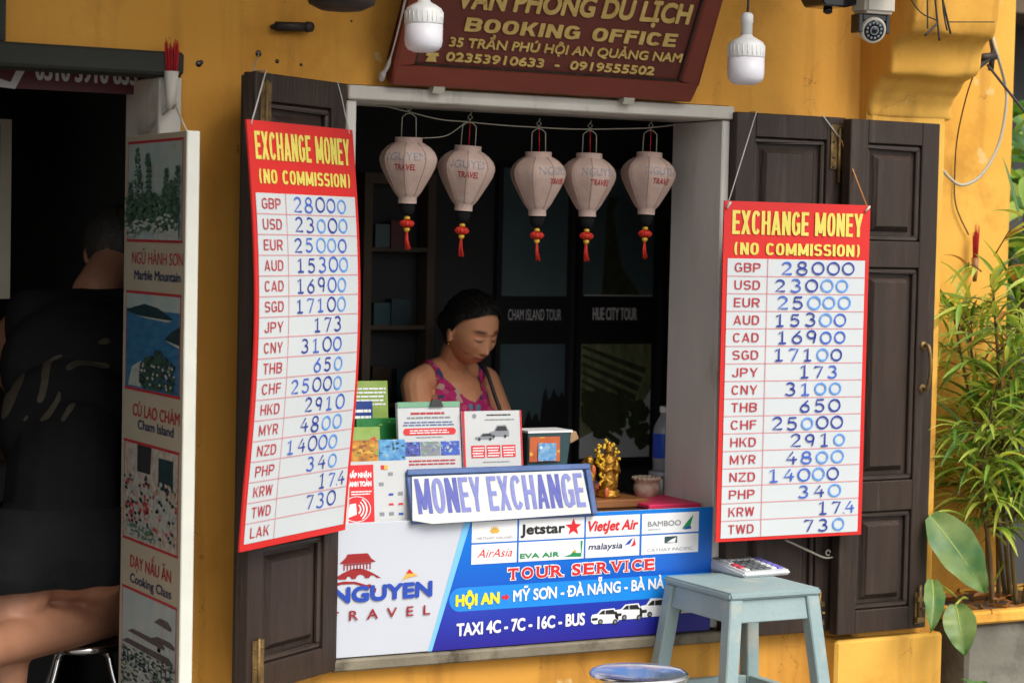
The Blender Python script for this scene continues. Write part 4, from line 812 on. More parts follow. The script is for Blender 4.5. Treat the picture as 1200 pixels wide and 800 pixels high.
# leaflets
t, F, W_, H_ = upright('leaflet_box', 'amber and pale blue picture leaflets standing behind the payment board', 'leaflets', 412, 478, 515, 545, .06, 6, .02, 'brochure_sky')
mosaic(F, .002, W_*.52, .01, H_, ['brochure_amber', 'print_gold', 'brochure_green', 'tray_wood'], t, 25, seed=21); mosaic(F, W_*.54, W_, .01, H_, ['brochure_sky', 'ink_light', 'pic_hill', 'pic_sky'], t, 22, seed=22)
t, F, W_, H_ = upright('leaflet_box', 'green leaflet pack with a red and white diagonal on its front', 'leaflets', 408, 452, 500, 545, .1, 10, .02, 'brochure_green')
b = MB(); b.poly(F, [(W_*.3, H_*.42), (W_*.95, H_*.42), (W_*.85, H_*.75), (W_*.5, H_*.55)], .001); b.build('red_flash', 'print_red', t)
t, F, W_, H_ = upright('leaflet_box', 'dark green box of leaflets below the pale green ones', 'leaflets', 420, 468, 490, 545, .15, 4, .04, 'brochure_dark')
mosaic(F, W_*.1, W_*.9, H_*.55, H_*.95, ['brochure_dark', 'brochure_green', 'brochure_dark'], t, 14, seed=24)
t, F, W_, H_ = upright('leaflet_box', 'navy blue leaflet pack with white words at far left of counter', 'leaflets', 402, 440, 470, 545, .19, 5, .012, 'brochure_navy'); lines(F, W_*.2, W_*.95, H_*.7, H_*.9, 2, 'print_white', t, 3, seed=31)
t, F, W_, H_ = upright('leaflet_box', 'tall pale green leaflet pack at the back of the pile', 'leaflets', 414, 459, 446, 545, .23, 6, .02, 'brochure_green'); lines(F, W_*.05, W_*.95, H_*.7, H_*.93, 5, 'print_white', t, 4, seed=32)
b = MB(); b.rect(F, W_*.1, H_*.2, W_*.9, H_*.5, .001); b.build('amber_patch', 'brochure_amber', t)
# card box with stopper
q = at(618, 545, .12); q2 = at(668, 543, .12); W_ = q2.x-q.x; t = thing('card_box', 'open box of orange and blue cards beside the red edged sheet', 'box', (q.x+W_/2, .12, CT)); F = Frame((q.x, .12, CT), (1, 0, 0), (0, 0, 1)); H_ = F.uv(640, 507)[1]
b = MB(); b.hexa([F(0, 0, 0), F(W_*.8, 0, 0), F(W_*.8, 0, -.07), F(0, 0, -.07)], [F(-.002, H_, .004), F(W_, H_, .004), F(W_, H_, -.08), F(-.002, H_, -.08)]); b.build('box', 'teal_box', t, bevel=.001)
b = MB(); b.box((-.003, H_+.0005, -.0815), (W_+.003, H_+.006, .006), F); b.build('rim', 'print_white', t)
hv = F.uv(640, 541)[1]; F3 = Frame(F(.0, hv, .0062), F.u, F.v); H_ -= hv; mosaic(F3, .001, W_*.72, .002, H_*.88, ['card_orange', 'card_orange', 'card_orange', 'print_gold'], t, 10, seed=41, name='orange_card'); mosaic(Frame(F3(0, 0, .003), F.u, F.v), W_*.2, W_*.62, .004, H_*.66, ['card_blue', 'ink_light', 'pic_sky', 'print_white'], t, 24, seed=42, name='blue_card')
q = at(669, 512, .22); b = MB(); F4 = Frame(q, (.9, 0, .45), (-.45, 0, .9)); b.box((-.014, -.012, -.01), (.016, .012, .012), F4); o = b.build('cork_block', 'cork', loc=q, bevel=.003); tag(o, 'small tan cork block tilted on top of the teal card box', 'block')
o.location = q
# gilt figurine on a wooden tray, bowl, jar, notebook, bottle
ty = .16; q0 = at(690, 592, ty); q1 = at(744, 590, ty); b = MB(); b.box((q0.x-.02, ty-.07, CT+.001), (q1.x, ty+.1, CT+.022)); t = b.build('wooden_tray', 'tray_wood', loc=((q0.x+q1.x)/2, ty, CT), bevel=.003); tag(t, 'small light wooden board under the golden figurine', 'tray'); TZ = CT+.0225
def figurine():
    q = at(712, 581, ty); q.z = TZ; k = .155/.155; t = thing('golden_figurine', 'gilt robed figurine with a garland of yellow beads on the wooden board', 'figurine', q)
    b = MB(); b.lathe(q, [(.034, 0), (.036, .006), (.03, .012), (.031, .016), (.024, .02)], 20); b.build('base', 'gold_metal', t)
    b = MB(); b.lathe(q+Vector((0, 0, .018)), [(.022, 0), (.024, .01), (.019, .035), (.018, .055), (.021, .07), (.02, .08), (.011, .09), (.008, .095)], 20, sx=1.0)
    for s in (-1, 1): b.cone(q+Vector((s*.018, -.002, .096)), .008, q+Vector((s*.024, -.008, .066)), .008); b.cone(q+Vector((s*.024, -.008, .066)), .008, q+Vector((s*.006, -.022, .074)), .006); b.cone(q+Vector((s*.016, -.012, .03)), .006, q+Vector((s*.02, -.01, .07)), .005)
    b.ell(q+Vector((0, -.002, .122)), (.0105, .011, .0135)); b.ell(q+Vector((0, 0, .137)), (.007, .007, .008)); b.build('robed_body', 'gold_metal', t)
    b = MB(); r_ = random.Random(5)
    for i in range(46):
        a = R(r_.uniform(-30, 230)); rr = r_.uniform(.022, .034); b.ell(q+Vector((rr*math.cos(a)-.004, .004+r_.uniform(-.012, .01), .108+rr*math.sin(a)*1.1)), (.0045,)*3, 8)
    for i in range(22): z = .1-.08*i/22; b.ell(q+Vector((-.026-.006*math.sin(i), -.012, z+.01)), (.0036,)*3, 8)
    b.build('bead_garland', 'bead_yellow', t)
    q3 = q+Vector((-.052, .008, 0)); b = MB(); b.lathe(q3, [(.02, 0), (.018, .01), (.015, .04), (.018, .062), (.01, .076), (.006, .08)], 14); b.ell(q3+Vector((0, 0, .093)), (.011, .011, .014)); b.lathe(q3+Vector((0, .012, .08)), [(.002, -.024), (.022, 0), (.002, .024)], 14, axis=(0, 0, 1)); b.build('attendant', 'gold_metal', t)
    b = MB(); b.ell(q+Vector((-.02, -.028, .014)), (.008, .006, .014)); b.ell(q3+Vector((.004, -.014, .07)), (.007, .005, .014)); b.build('orange_flower', 'card_orange', t)
figurine()
q = at(757, 585, .2); q.z = CT; t = thing('offering_bowl', 'small patterned ceramic bowl with a scalloped rim near the bottle', 'bowl', q)
b = MB(); b.lathe(q, [(.018, 0), (.016, .006), (.026, .012), (.034, .03), (.034, .044), (.03, .05), (.033, .054), (.036, .064), (.033, .066), (.03, .056)], 26); b.build('bowl', 'ceramic', t)
b = MB()
for j in range(16): a = j*math.pi/8; b.ell(q+Vector((.034*math.cos(a), .034*math.sin(a), .062)), (.006, .006, .005), 8)
b.build('rim', 'ceramic', t)
q = at(774, 581, .27); q.z = CT; t = thing('glass_jar', 'brownish glass jar with a pale lid beside the ceramic bowl', 'jar', q)
b = MB(); b.lathe(q, [(.03, 0), (.032, .006), (.031, .05), (.026, .056)], 22); b.build('jar', 'jar_glass', t); b = MB(); b.lathe(q, [(.033, .0565), (.034, .06), (.034, .069), (.03, .071)], 22); b.build('lid', 'print_grey', t)
n0 = [at(765, 583, .0), at(822, 597, .0)]; F = Frame((.425, .03, CT+.001), (1, -.05, 0), (.05, 1, 0)); b = MB(); b.box((0, 0, 0), (.155, .2, .013), F); t = b.build('pink_notebook', 'pink_cover', loc=F(.08, .1, 0), bevel=.003); tag(t, 'bright pink notebook lying flat on the right end of the counter', 'notebook')
q = at(778, 556, .33); q.z = CT; t = thing('water_bottle', 'clear plastic water bottle with a blue label by the window jamb', 'bottle', q); hz = .235
b = MB(); b.lathe(q, [(.028, 0), (.032, .008), (.031, .02), (.033, .03), (.031, .045), (.033, .06), (.031, .075), (.033, .09), (.033, .17), (.03, .185), (.017, .21), (.013, .216), (.013, .222)], 24); b.build('bottle', 'water', t)
b = MB(); b.lathe(q, [(.0333, .1), (.0335, .102), (.0335, .165), (.0333, .167)], 24); lb = b.build('label', 'bottle_blue', t); b = MB(); b.lathe(q, [(.0155, .2225), (.016, .225), (.016, .238), (.012, .24)], 20); b.build('cap', 'print_white', t)
FW = Frame(q+Vector((-.016, -.0295, .115)), (.92, -.39, 0), (0, 0, 1)); b = MB(); b.poly(FW, [(.002, .006), (.012, .012), (.022, .004), (.03, .012), (.03, .018), (.02, .012), (.012, .02), (.002, .012)], .002); b.poly(FW, [(.004, .026), (.026, .026), (.026, .036), (.004, .036)], .002); b.build('wave_mark', 'print_white', lb)

# ================================================================== lanterns on a wire
YL = .13
wire = [(404, 114), (440, 122), (478, 131), (515, 140), (548, 143), (590, 147), (631, 149.5), (660, 151), (689, 151.5), (730, 151), (761, 150), (794, 146)]
b = MB(); b.tube(smooth_path([at(x, y, YL) for x, y in wire], 4), .0016, 6); b.tube(smooth_path([at(*p, YL+.004) for p in ((548, 141), (535, 152), (520, 160), (495, 162))], 4), .0012, 6); o = b.build('lantern_wire', 'cable_grey', loc=at(600, 148, YL)); tag(o, 'thin grey wire strung across the window carrying the lanterns', 'wire')
LPROF = [(.0335, 0), (.0335, -.0135), (.037, -.016), (.052, -.027), (.064, -.041), (.0695, -.055), (.070, -.066), (.066, -.083), (.056, -.106), (.044, -.13), (.034, -.15), (.026, -.163), (.0225, -.168), (.0225, -.184)]
LPROF = [(r, z*.872) for r, z in LPROF]
def lrad(z):
    for (r0, z0), (r1, z1) in zip(LPROF, LPROF[1:]):
        if z0 >= z >= z1: return r0+(r1-r0)*(z0-z)/max(1e-6, z0-z1)
    return .03
def lantern(cx, cy, spin, txt_spin, label):
    q = at(cx, cy, YL); t = thing('paper_lantern', label, 'lantern', q, 'silk lanterns hanging across the window')
    N = 8; sub = 6
    b = MB(); vs = []; fs = []; n = N*sub
    for r, z in LPROF:
        for k in range(n):
            a = 2*math.pi*k/n+spin; fr = (k % sub)/sub; sag = (.93+.07*(2*abs(fr-.5))**1.5) if r > .035 else 1
            vs.append(q+Vector((r*sag*math.cos(a), r*sag*math.sin(a), z)))
    for i in range(len(LPROF)-1): fs += [(i*n+k, i*n+(k+1) % n, (i+1)*n+(k+1) % n, (i+1)*n+k) for k in range(n)]
    b.add(vs, fs, 0, True); b.build('silk_body', 'lantern_silk', t)
    b = MB()
    for k in range(N): a = 2*math.pi*k/N+spin; b.tube([q+Vector(((r+.0002)*math.cos(a), (r+.0002)*math.sin(a), z)) for r, z in LPROF[2:-2]], .0011, 5)
    b.build('rib', 'lantern_rib', t)
    b = MB()
    class Wrap:
        w = Vector((0, -1, 0)); o = q
        def __call__(s, u, v, w=0):
            r = lrad(v); a = -math.pi/2+txt_spin+u/.07; n_ = (a-spin)/(2*math.pi/N); fr = n_-math.floor(n_); sag = .93+.07*(2*abs(fr-.5))**1.5
            return q+Vector(((r*sag+.0012)*math.cos(a), (r*sag+.0012)*math.sin(a), v))
    W_ = Wrap(); j_ = random.Random(int(cx)).uniform(-.004, .004); b.text(W_, 'NGUYEN', -.056-j_, .054+j_*2, -.058+j_*.5, .019); b.build('upper_lettering', 'print_grey', t)
    b = MB(); b.text(W_, 'TRAVEL', -.03+j_, .03+j_, -.082+j_*.6, .0145, bold=.012, shear=.1); b.build('lower_lettering', 'code_red', t)
    vx = Vector((.9, -.42, 0))
    b = MB(); A = [q+vx*s*x+Vector((0, 0, z)) for s, x, z in ((-1, .018, -.004), (-1, .017, .048), (-1, .008, .056), (0, 0, .058), (1, .008, .056), (1, .017, .048), (1, .018, -.004))]
    b.tube(A, .0014, 6); b.tube([q+Vector((0, 0, .058)), q+Vector((0, 0, .064)), q+vx*.006+Vector((0, 0, .07)), q+Vector((0, 0, .078)), q-vx*.006+Vector((0, 0, .07)), q+Vector((0, 0, .063))], .0013, 6); b.tube([q+Vector((0, 0, .076)), q+vx*.003+Vector((0, 0, .084))], .0012, 6); b.build('wire_handle', 'cable_grey', t)
    b = MB(); b.tube([q+vx*.001+Vector((0, 0, .058)), q+vx*.002+Vector((0, 0, .0))], .0012, 6); cx > 500 and b.build('red_cord', 'print_red', t)
    zz = -.1605; z0 = q+Vector((0, 0, zz))
    b = MB(); b.lathe(z0, [(.018, -.0005), (.019, -.008), (.0165, -.022), (.006, -.03)], 16); b.build('black_skirt', 'black_cloth', t)
    b = MB(); b.lathe(z0, [(.003, -.03), (.007, -.033), (.008, -.037), (.004, -.04)], 12); b.lathe(z0, [(.004, -.058), (.008, -.061), (.007, -.066), (.003, -.07)], 12); b.build('gold_bead', 'lantern_gold', t)
    b = MB(); vs = []; pr = [(.004, -.0402), (.012, -.043), (.0165, -.049), (.012, -.055), (.004, -.0578)]; b.lathe(z0, pr, 18)
    for k in range(12): a = k*math.pi/6; b.tube([z0+Vector(((r+.001)*math.cos(a), (r+.001)*math.sin(a), z)) for r, z in pr], .0014, 5)
    b.build('pompom', 'lantern_red', t)
    b = MB(); r_ = random.Random(int(cx))
    for k in range(16):
        a = r_.uniform(0, 6.28); rr = r_.uniform(0, .0055); b.tube([z0+Vector((rr*.4*math.cos(a), rr*.4*math.sin(a), -.069)), z0+Vector((rr*.8*math.cos(a), rr*.8*math.sin(a), -.09)), z0+Vector((rr*1.3*math.cos(a)+.004, rr*1.3*math.sin(a), -.108-r_.uniform(0, .006)))], .0011, 4)
    b.build('tassel', 'lantern_red', t); t.rotation_euler = (R(random.Random(int(cx)).uniform(-2, 2)), R(random.Random(int(cx)+1).uniform(-3, 3)), 0)
lantern(479, 161, .2, -.62, 'leftmost cream lantern, hung highest, lettering turned to the left')
lantern(548.5, 171, .35, -.42, 'second cream lantern from the left, above the seated woman')
lantern(631, 178, .1, .38, 'middle cream lantern with its lettering turned away to the right')
lantern(690.5, 180, .4, .0, 'fourth cream lantern from the left, close to the middle one')
lantern(761, 179, .25, .12, 'rightmost cream lantern beside the pale window jamb')

# ================================================================== posters on the back wall
YP = 1.03
def poster(px0, px1, py0, py1, label, kind, words=None):
    a = at(px0, py1, YP); c_ = at(px1, py0, YP); F = Frame((a.x, YP, a.z), (1, 0, 0), (0, 0, 1)); W_, H_ = c_.x-a.x, c_.z-a.z
    t = thing('tour_poster', label, 'poster', F(W_/2, 0, 0), 'dark tour posters on the back wall')
    b = MB(); b.box((0, 0, -.02), (W_, H_, 0), F); b.build('board', 'poster_black', t)
    return t, F, W_, H_
def hills(F, W_, u0, u1, v0, amp, n, seed, w, mb, mi):
    pts = [(u0, 0)]+[(u0+(u1-u0)*i/n, v0+amp*(noise.noise(Vector((i*.35, seed, 0)))+.5*noise.noise(Vector((i*1.3, seed, 3))))) for i in range(n+1)]+[(u1, 0)]
    mb.poly(F, pts, w, mi)
t, F, W_, H_ = poster(578, 672, 196, 545, 'dark poster with a teal sky, left of the city tour poster', 0)
va, vb = F.uv(620, 403)[1], F.uv(620, 347)[1]
b = MB(); b.rect(F, .015, .02, W_-.015, va, .001, 0); pts = [(.015, .02)]+[(.015+(W_-.03)*i/24, va*(.35+.1*noise.noise(Vector((i*.6, 2, 0)))+(.18 if i > 15 else 0)+.05*(i % 3))) for i in range(25)]+[(W_-.015, .02)]; b.poly(F, pts, .0018, 1); b.rect(F, .015, vb, W_-.015, H_-.01, .001, 0); b.build('picture', ['poster_teal', 'poster_black'], t)
b = MB(); x0, x1 = F.uv(595, 375)[0], F.uv(657, 375)[0]; b.text(F, 'CHAM ISLAND TOUR', x0, x1, F.uv(620, 375)[1], .032, w=.002); b.build('caption', 'poster_text', t)
t, F, W_, H_ = poster(673, 771, 196, 545, 'dark poster with a garden picture, right of the teal one', 0)
va, vb = F.uv(720, 403)[1], F.uv(720, 347)[1]
b = MB(); b.rect(F, .015, .02, W_-.008, va, .001, 0)
r_ = random.Random(9)
hpts = [(.015, va), (W_-.008, va), (W_-.008, va*.62), (W_*.82, va*.45), (W_*.6, va*.42), (W_*.3, va*.3), (.015, va*.22)]
b.poly(F, hpts, .0016, 1)
for i in range(9): b.poly(F, [(.015, va*(.97-.07*i)), (.02, va*(.99-.07*i)), (W_*(.9-.04*i), va*(.8-.075*i)), (W_*(.88-.04*i), va*(.75-.075*i))], .0022+i*.0002, 2)
for i in range(60):
    u = W_*(.1+.8*r_.random()); v = va*(.62-.5*u/W_*.3-.3*r_.random()); s_ = .012+.02*r_.random(); b.poly(F, [(min(W_-.01, max(.015, u+s_*math.cos(a*.9)*r_.uniform(.6, 1.1))), max(.02, v+s_*math.sin(a*.9)*r_.uniform(.5, 1.1))) for a in range(7)], .0045+i*.00003, 2)
b.rect(F, .015, vb, W_-.008, H_-.01, .001, 3); b.poly(F, [(W_*.3, vb+.002), (W_*.8, vb+.002), (W_*.55, vb+.09), (W_*.42, vb+.25), (W_*.5, vb+.3), (W_*.35, vb+.3)], .002, 2); b.rect(F, .02, vb, W_-.01, vb+.004, .0025, 0); b.build('picture', ['poster_grey', 'poster_green', 'poster_leaf', 'poster_teal'], t)
b = MB(); x0, x1 = F.uv(694, 375)[0], F.uv(746, 375)[0]; b.text(F, 'HUE CITY TOUR', x0, x1, F.uv(720, 375)[1], .038, w=.002, bold=.02); b.build('caption', 'poster_text', t)
t, F, W_, H_ = poster(776, 830, 260, 545, 'dark poster at the right edge of the window opening', 0)
va, vb = F.uv(800, 403)[1], F.uv(800, 347)[1]; b = MB(); b.rect(F, .01, .02, W_-.01, va, .001, 0); b.rect(F, .01, vb, W_-.01, H_-.05, .001, 1); b.build('picture', ['poster_green', 'card_orange'], t)
a = at(424, 440, .98); c_ = at(512, 205, .98); F = Frame((a.x, .98, CT-.25), (1, 0, 0), (0, 0, 1)); W_, H_ = c_.x-a.x, c_.z-F.o.z
t = thing('glazed_cabinet', 'dim dark cabinet with shelves against the back wall left of the woman', 'cabinet', (F.o.x+W_/2, .98, .126))
b = MB()
for u in (0, W_-.025): b.box((u, 0, -.06), (u+.025, H_, 0), F)
b.box((.0255, H_-.03, -.06), (W_-.0255, H_, -.001), F); b.box((0, .126-F.o.z, -.06), (W_, -.001, 0), F); b.build('frame', 'soffit_wood', t)
for k in range(1, 5):
    b = MB(); v = H_*k/5; b.box((.0255, v, -.06), (W_-.0255, v+.012, -.004), F); b.build('shelf', 'soffit_wood', t)
    r_ = random.Random(k); x = .04; CM = {'brown': 'counter_wood', 'teal': 'teal_box', 'dark red': 'door_sign_red', 'black': 'iron_dark', 'green': 'pic_hill'}; SH = {1: 'lowest', 2: 'second lowest', 3: 'second highest', 4: 'highest'}; cs = list(CM); r_.shuffle(cs)
    while x < W_-.07 and cs:
        w_ = r_.uniform(.03, .07); h_ = r_.uniform(.06, .12); cn = cs.pop(); b = MB(); b.box((x, v+.0125, -.05), (x+w_-.004, v+.0125+h_, -.012), F); o = b.build('small_carton', CM[cn], loc=F(x+w_/2, v+.0125, -.03)); tag(o, f'small dim {cn} carton on the {SH[k]} shelf of the dark cabinet', 'carton', 'cartons on the cabinet shelves'); x += w_+r_.uniform(0, .02)
# ================================================================== display board by the doorway
XB = -.948
ya, yb = atX(148, 160, XB).y, atX(219, 153, XB).y; zt = atX(219, 153, XB).z
# face looks to -X: u runs towards the street (-Y), v up, w = -X
FD = Frame((XB, ya, .30), (0, -1, 0), (0, 0, 1)); WD = ya-yb; HD = zt-.30
DB = thing('tour_display_board', 'tall narrow display board with four tour pictures hung edge-on beside the doorway', 'display board', FD(WD/2, 0, 0))
b = MB(); b.box((0, 0, -.03), (WD, HD, -.0006), FD); b.build('box', 'board_edge', DB, bevel=.002)
b = MB(); b.rect(FD, .001, .001, WD-.001, HD-.001, 0); b.build('cream_face', 'board_cream', DB)
V = lambda px, py: FD.uv(px, py)
def redframe(u0, v0, u1, v1):
    b = MB(); t_ = .006; b.rect(FD, u0-t_, v0-t_, u1+t_, v0, .001); b.rect(FD, u0-t_, v1, u1+t_, v1+t_, .001); b.rect(FD, u0-t_*.6, v0, u0, v1, .001); b.rect(FD, u1, v0, u1+t_*.6, v1, .001); b.build('red_border', 'code_red', DB)
um0, um1 = .022, WD-.022
def vv(py): return V(183, py)[1]
def blob(mb, cu, cv, ru, rv, w, mi, r_, u0, v0, u1, v1, n=7):
    mb.poly(FD, [(min(u1, max(u0, cu+ru*math.cos(6.283*a/n)*r_.uniform(.6, 1.1))), min(v1, max(v0, cv+rv*math.sin(6.283*a/n)*r_.uniform(.6, 1.1)))) for a in range(n)], w, mi)
# 1 mountain with pagoda
v0, v1 = vv(281), vv(167); redframe(um0, v0, um1, v1); b = MB(); r_ = random.Random(1); b.rect(FD, um0, v0, um1, v1, .001, 0); w = .0013
Wd, Hd = um1-um0, v1-v0; Q = lambda x, y: (um0+Wd*x, v0+Hd*y)
def B(x, y, rx, ry, mi, n=7):
    global w
    w += .000006; blob(b, um0+Wd*x, v0+Hd*y, Wd*rx, Hd*ry, w, mi, r_, um0, v0, um1, v1, n)
for i in range(26): B(r_.random(), .6+.4*r_.random(), .12, .05, r_.choice([0, 0, 3]))
def conifer(x, y0, y1, wd, mi=1):
    for k in range(110):
        f = r_.random(); B(x+r_.uniform(-1, 1)*wd*(1-f*.85), y0+(y1-y0)*f, .022, .016, r_.choice([mi, mi, 2]), 5)
conifer(.18, .15, .95, .17); conifer(.24, .15, .7, .14); conifer(.06, .2, .6, .12); conifer(.52, .2, .48, .12); conifer(.74, .25, .72, .12); conifer(.84, .25, .6, .1); conifer(.95, .3, .74, .12)
for k in range(7): y = .42+.055*k; b.poly(FD, [Q(.36-.012*(7-k)*.5, y), Q(.46+.012*(7-k)*.5, y), Q(.45, y+.025), Q(.37, y+.025)], .0035, 1); b.poly(FD, [Q(.37, y+.025), Q(.45, y+.025), Q(.445, y+.05), Q(.375, y+.05)], .0034, 2)
conifer(.4, .78, .88, .03)
for i in range(420): x = r_.random(); B(x, .1+r_.random()*(.38-.1*abs(x-.4)), .035, .022, r_.choice([1, 1, 2, 2, 1]))
for i in range(80): x = r_.uniform(.0, .9); B(x, .02+.14*r_.random()+.12*x, .035, .018, r_.choice([3, 3, 0, 2]))
b.poly(FD, [Q(.55, 0), Q(1, 0), Q(1, .2)], .0085, 3); b.build('mountain_picture', ['pic_sky', 'pic_tree', 'pic_tree_light', 'pic_rock'], DB)
def dtext(s, pa, pb, cap, m_, **k):
    b = MB(); u0 = V(*pa)[0]; u1 = V(*pb)[0]; vb = V(*pa)[1]; c_ = V(pa[0], pa[1]-cap)[1]-vb; b.text(FD, s, u0, u1, vb, c_, w=.0012, **k); b.build('caption', m_, DB)
dtext('NGŨ HÀNH SƠN', (155, 308.5), (215, 308), 13.5, 'code_red', bold=0); dtext('Marble Mountain', (158, 327), (212, 329), 11, 'print_navy', bold=.015)
# 2 island
v0, v1 = vv(459), vv(346); redframe(um0, v0, um1, v1); b = MB(); w = .0013; Hd = v1-v0; b.rect(FD, um0, v0, um1, v1, .001, 1); b.rect(FD, um0, v0+Hd*.84, um1, v1, .0012, 0)
b.poly(FD, [Q(.0, .82), Q(.15, .86), Q(.35, .9), Q(.6, .87), Q(.88, .77), Q(.8, .75), Q(.4, .76), Q(.1, .79)], .0014, 2); b.poly(FD, [Q(.2, .77), Q(.86, .755), Q(.8, .735), Q(.4, .75)], .0016, 4)
b.poly(FD, [Q(.72, .55), Q(.85, .64), Q(1, .7), Q(1, .5), Q(.85, .52)], .0015, 2); b.poly(FD, [Q(.72, .55), Q(1, .48), Q(1, .51)], .0017, 4); b.poly(FD, [Q(.05, .02), Q(.12, .22), Q(.3, .3), Q(.3, .02)], .0014, 4)
w = .0018
for i in range(420): x = .3+.62*r_.random(); B(x, .02+r_.random()*(.42-.5*abs(x-.62)), .03, .018, r_.choice([3, 3, 3, 5]))
for i in range(26): B(.25+.7*r_.random(), .03+.25*r_.random(), .025, .02, 4, 5)
b.build('island_picture', ['pic_sky', 'pic_sea', 'pic_hill', 'pic_tree', 'pic_rock', 'pic_dark'], DB)
dtext('CÙ LAO CHÀM', (156, 486), (211, 490), 14, 'code_red', bold=.01); dtext('Cham Island', (162, 502), (204, 507), 11, 'print_navy', bold=.015)
# 3 cooking class
v0, v1 = vv(641), vv(526); redframe(um0, v0, um1, v1); b = MB(); w = .0013; Hd = v1-v0; b.rect(FD, um0, v0, um1, v1, .001, 0); b.poly(FD, [Q(.25, .72), Q(.5, .72), Q(.52, 1), Q(.25, 1)], .0012, 1); b.poly(FD, [Q(.65, .6), Q(.92, .6), Q(.92, .92), Q(.65, .92)], .0012, 4)
for (x, y) in ((.15, .62), (.42, .66), (.65, .6), (.8, .6), (.95, .6)):
    B(x, y-.22, .09, .2, 2); B(x, y-.3, .07, .12, r_.choice([2, 2, 3])); B(x, y, .035, .05, 1); B(x, y-.035, .025, .03, 5)
for i in range(260): B(r_.random(), .06+.6*r_.random(), .028, .024, r_.choice([0, 2, 2, 0, 4, 1, 0, 2, 5, 3]))
for i in range(110): B(.1+.5*r_.random(), .04+.12*r_.random(), .03, .014, r_.choice([6, 6, 2, 6, 2]))
b.build('cooking_picture', ['pic_cloth', 'pic_dark', 'pic_rock', 'pic_red', 'pic_hill', 'cork', 'pic_tree_light'], DB)
dtext('DẠY NẤU ĂN', (153, 663), (201, 671), 14, 'code_red', bold=.01); dtext('Cooking Class', (153, 681), (201, 691), 11, 'print_navy', bold=.015)
# 4 gate with tiled roofs
v0, v1 = vv(830), vv(704); redframe(um0, v0, um1, v1); b = MB(); w = .0013; Hd = v1-v0; b.rect(FD, um0, v0, um1, v1, .001, 0)
for (x0, x1, y, h) in ((.05, .95, .46, .07), (.15, .8, .58, .06), (.62, .98, .62, .06), (.66, .92, .78, .08)):
    b.poly(FD, [Q(x0-.05, y+.02), Q(x0+.06, y+h), Q(x1-.06, y+h), Q(x1+.02, y+.03), Q(x1, y)], .0016, 1); b.poly(FD, [Q(x0+.06, y-.08), Q(x1-.06, y-.08), Q(x1-.06, y), Q(x0+.06, y)], .0014, 3)
for k in range(12): b.poly(FD, [Q(.03+.08*k, .3), Q(.05+.08*k, .3), Q(.05+.08*k, .42), Q(.03+.08*k, .42)], .0018, 2)
b.rect(FD, um0, v0, um1, v0+Hd*.3, .0013, 3)
for i in range(420): B(r_.random(), .46*r_.random(), .035, .012, r_.choice([2, 3, 4, 5]))
b.build('gate_picture', ['pic_sky', 'pic_roof', 'pic_dark', 'pic_rock', 'pic_hill', 'pic_tree_light'], DB)
b = MB(); pk = Vector((-.89, -.045, at(187, 121, -.04).z)); b.tube([FD(.06, HD, -.01), pk, FD(WD-.03, HD, -.01)], .0022, 6); b.lathe(pk+Vector((0, .028, 0)), [(.008, 0), (.006, .03), (.003, .034)], 10, axis=(0, -1, 0)); b.build('hanging_string', 'cable_grey', DB)

# incense stick holders
def incense(q, r, hc, hs, n, label, seed, tubem):
    t = thing('incense_holder', label, 'incense holder', q); r_ = random.Random(seed)
    b = MB(); b.lathe(q, [(r*.5, 0), (r*.75, hc*.3), (r, hc), (r*.85, hc), (r*.5, hc*.4)], 14); b.build('holder', tubem, t)
    b = MB()
    for i in range(n):
        a = r_.uniform(0, 6.28); rr = r*.75*math.sqrt(r_.random()); h = hs*r_.uniform(.6, 1)
        b.tube([q+Vector((rr*math.cos(a)*.7, rr*math.sin(a)*.7, hc*.5)), q+Vector((rr*math.cos(a)*1.25, rr*math.sin(a), hc+h*.75)), q+Vector((rr*math.cos(a)*1.4, rr*math.sin(a), hc+h))], [.0014, .0016, .0006], 5)
    b.build('incense_sticks', 'incense_red', t)
q = at(201, 128, -.05); q.y = -.045
incense(q, .0165, (at(203, 84, -.045).z-q.z), .075, 34, 'white paper cone of red incense sticks at the end of the doorway beam', 2, 'white_wood')
q = at(1142, 330, .22); incense(q, .011, at(1142, 302, .22).z-q.z, .1, 26, 'bundle of red incense sticks on the bright wall above the bamboo', 4, 'tray_wood')
# red phone strip above the door, second board and shelf deep inside the doorway
a = at(-60, 100, .16); c_ = at(163, 103, .16); F = Frame((a.x, .16, at(100, 108, .16).z), (1, 0, 0), (0, 0, 1)); W_ = c_.x-a.x; t = thing('phone_number_sign', 'dark red strip sign with white digits under the doorway beam', 'sign', F(W_/2, 0, 0))
b = MB(); b.box((0, 0, -.01), (W_, .13, 0), F); b.build('panel', 'door_sign_red', t); b = MB(); u0 = F.uv(41, 96); u1 = F.uv(161, 98); b.text(F, '0510 3910 633', u0[0], u1[0], F.uv(100, 97)[1], .045, bold=.03); b.build('digits', 'paper', t)
b = MB(); q = F.uv(15, 90); ribbon(b, F, [(q[0]-.03, q[1]-.015), (q[0], q[1]-.02), (q[0]+.02, q[1]+.02)], .018, .001, 0); b.build('telephone_symbol', 'paper', t)
a = at(-90, 380, .9); c_ = at(14, 140, .9); F = Frame((a.x, .9, at(5, 350, .9).z), (1, 0, 0), (0, 0, 1)); W_, H_ = c_.x-a.x, c_.z-F.o.z; t = thing('tour_display_board', 'dim cream framed picture board inside the doorway at the far left', 'display board', F(W_/2, 0, 0))
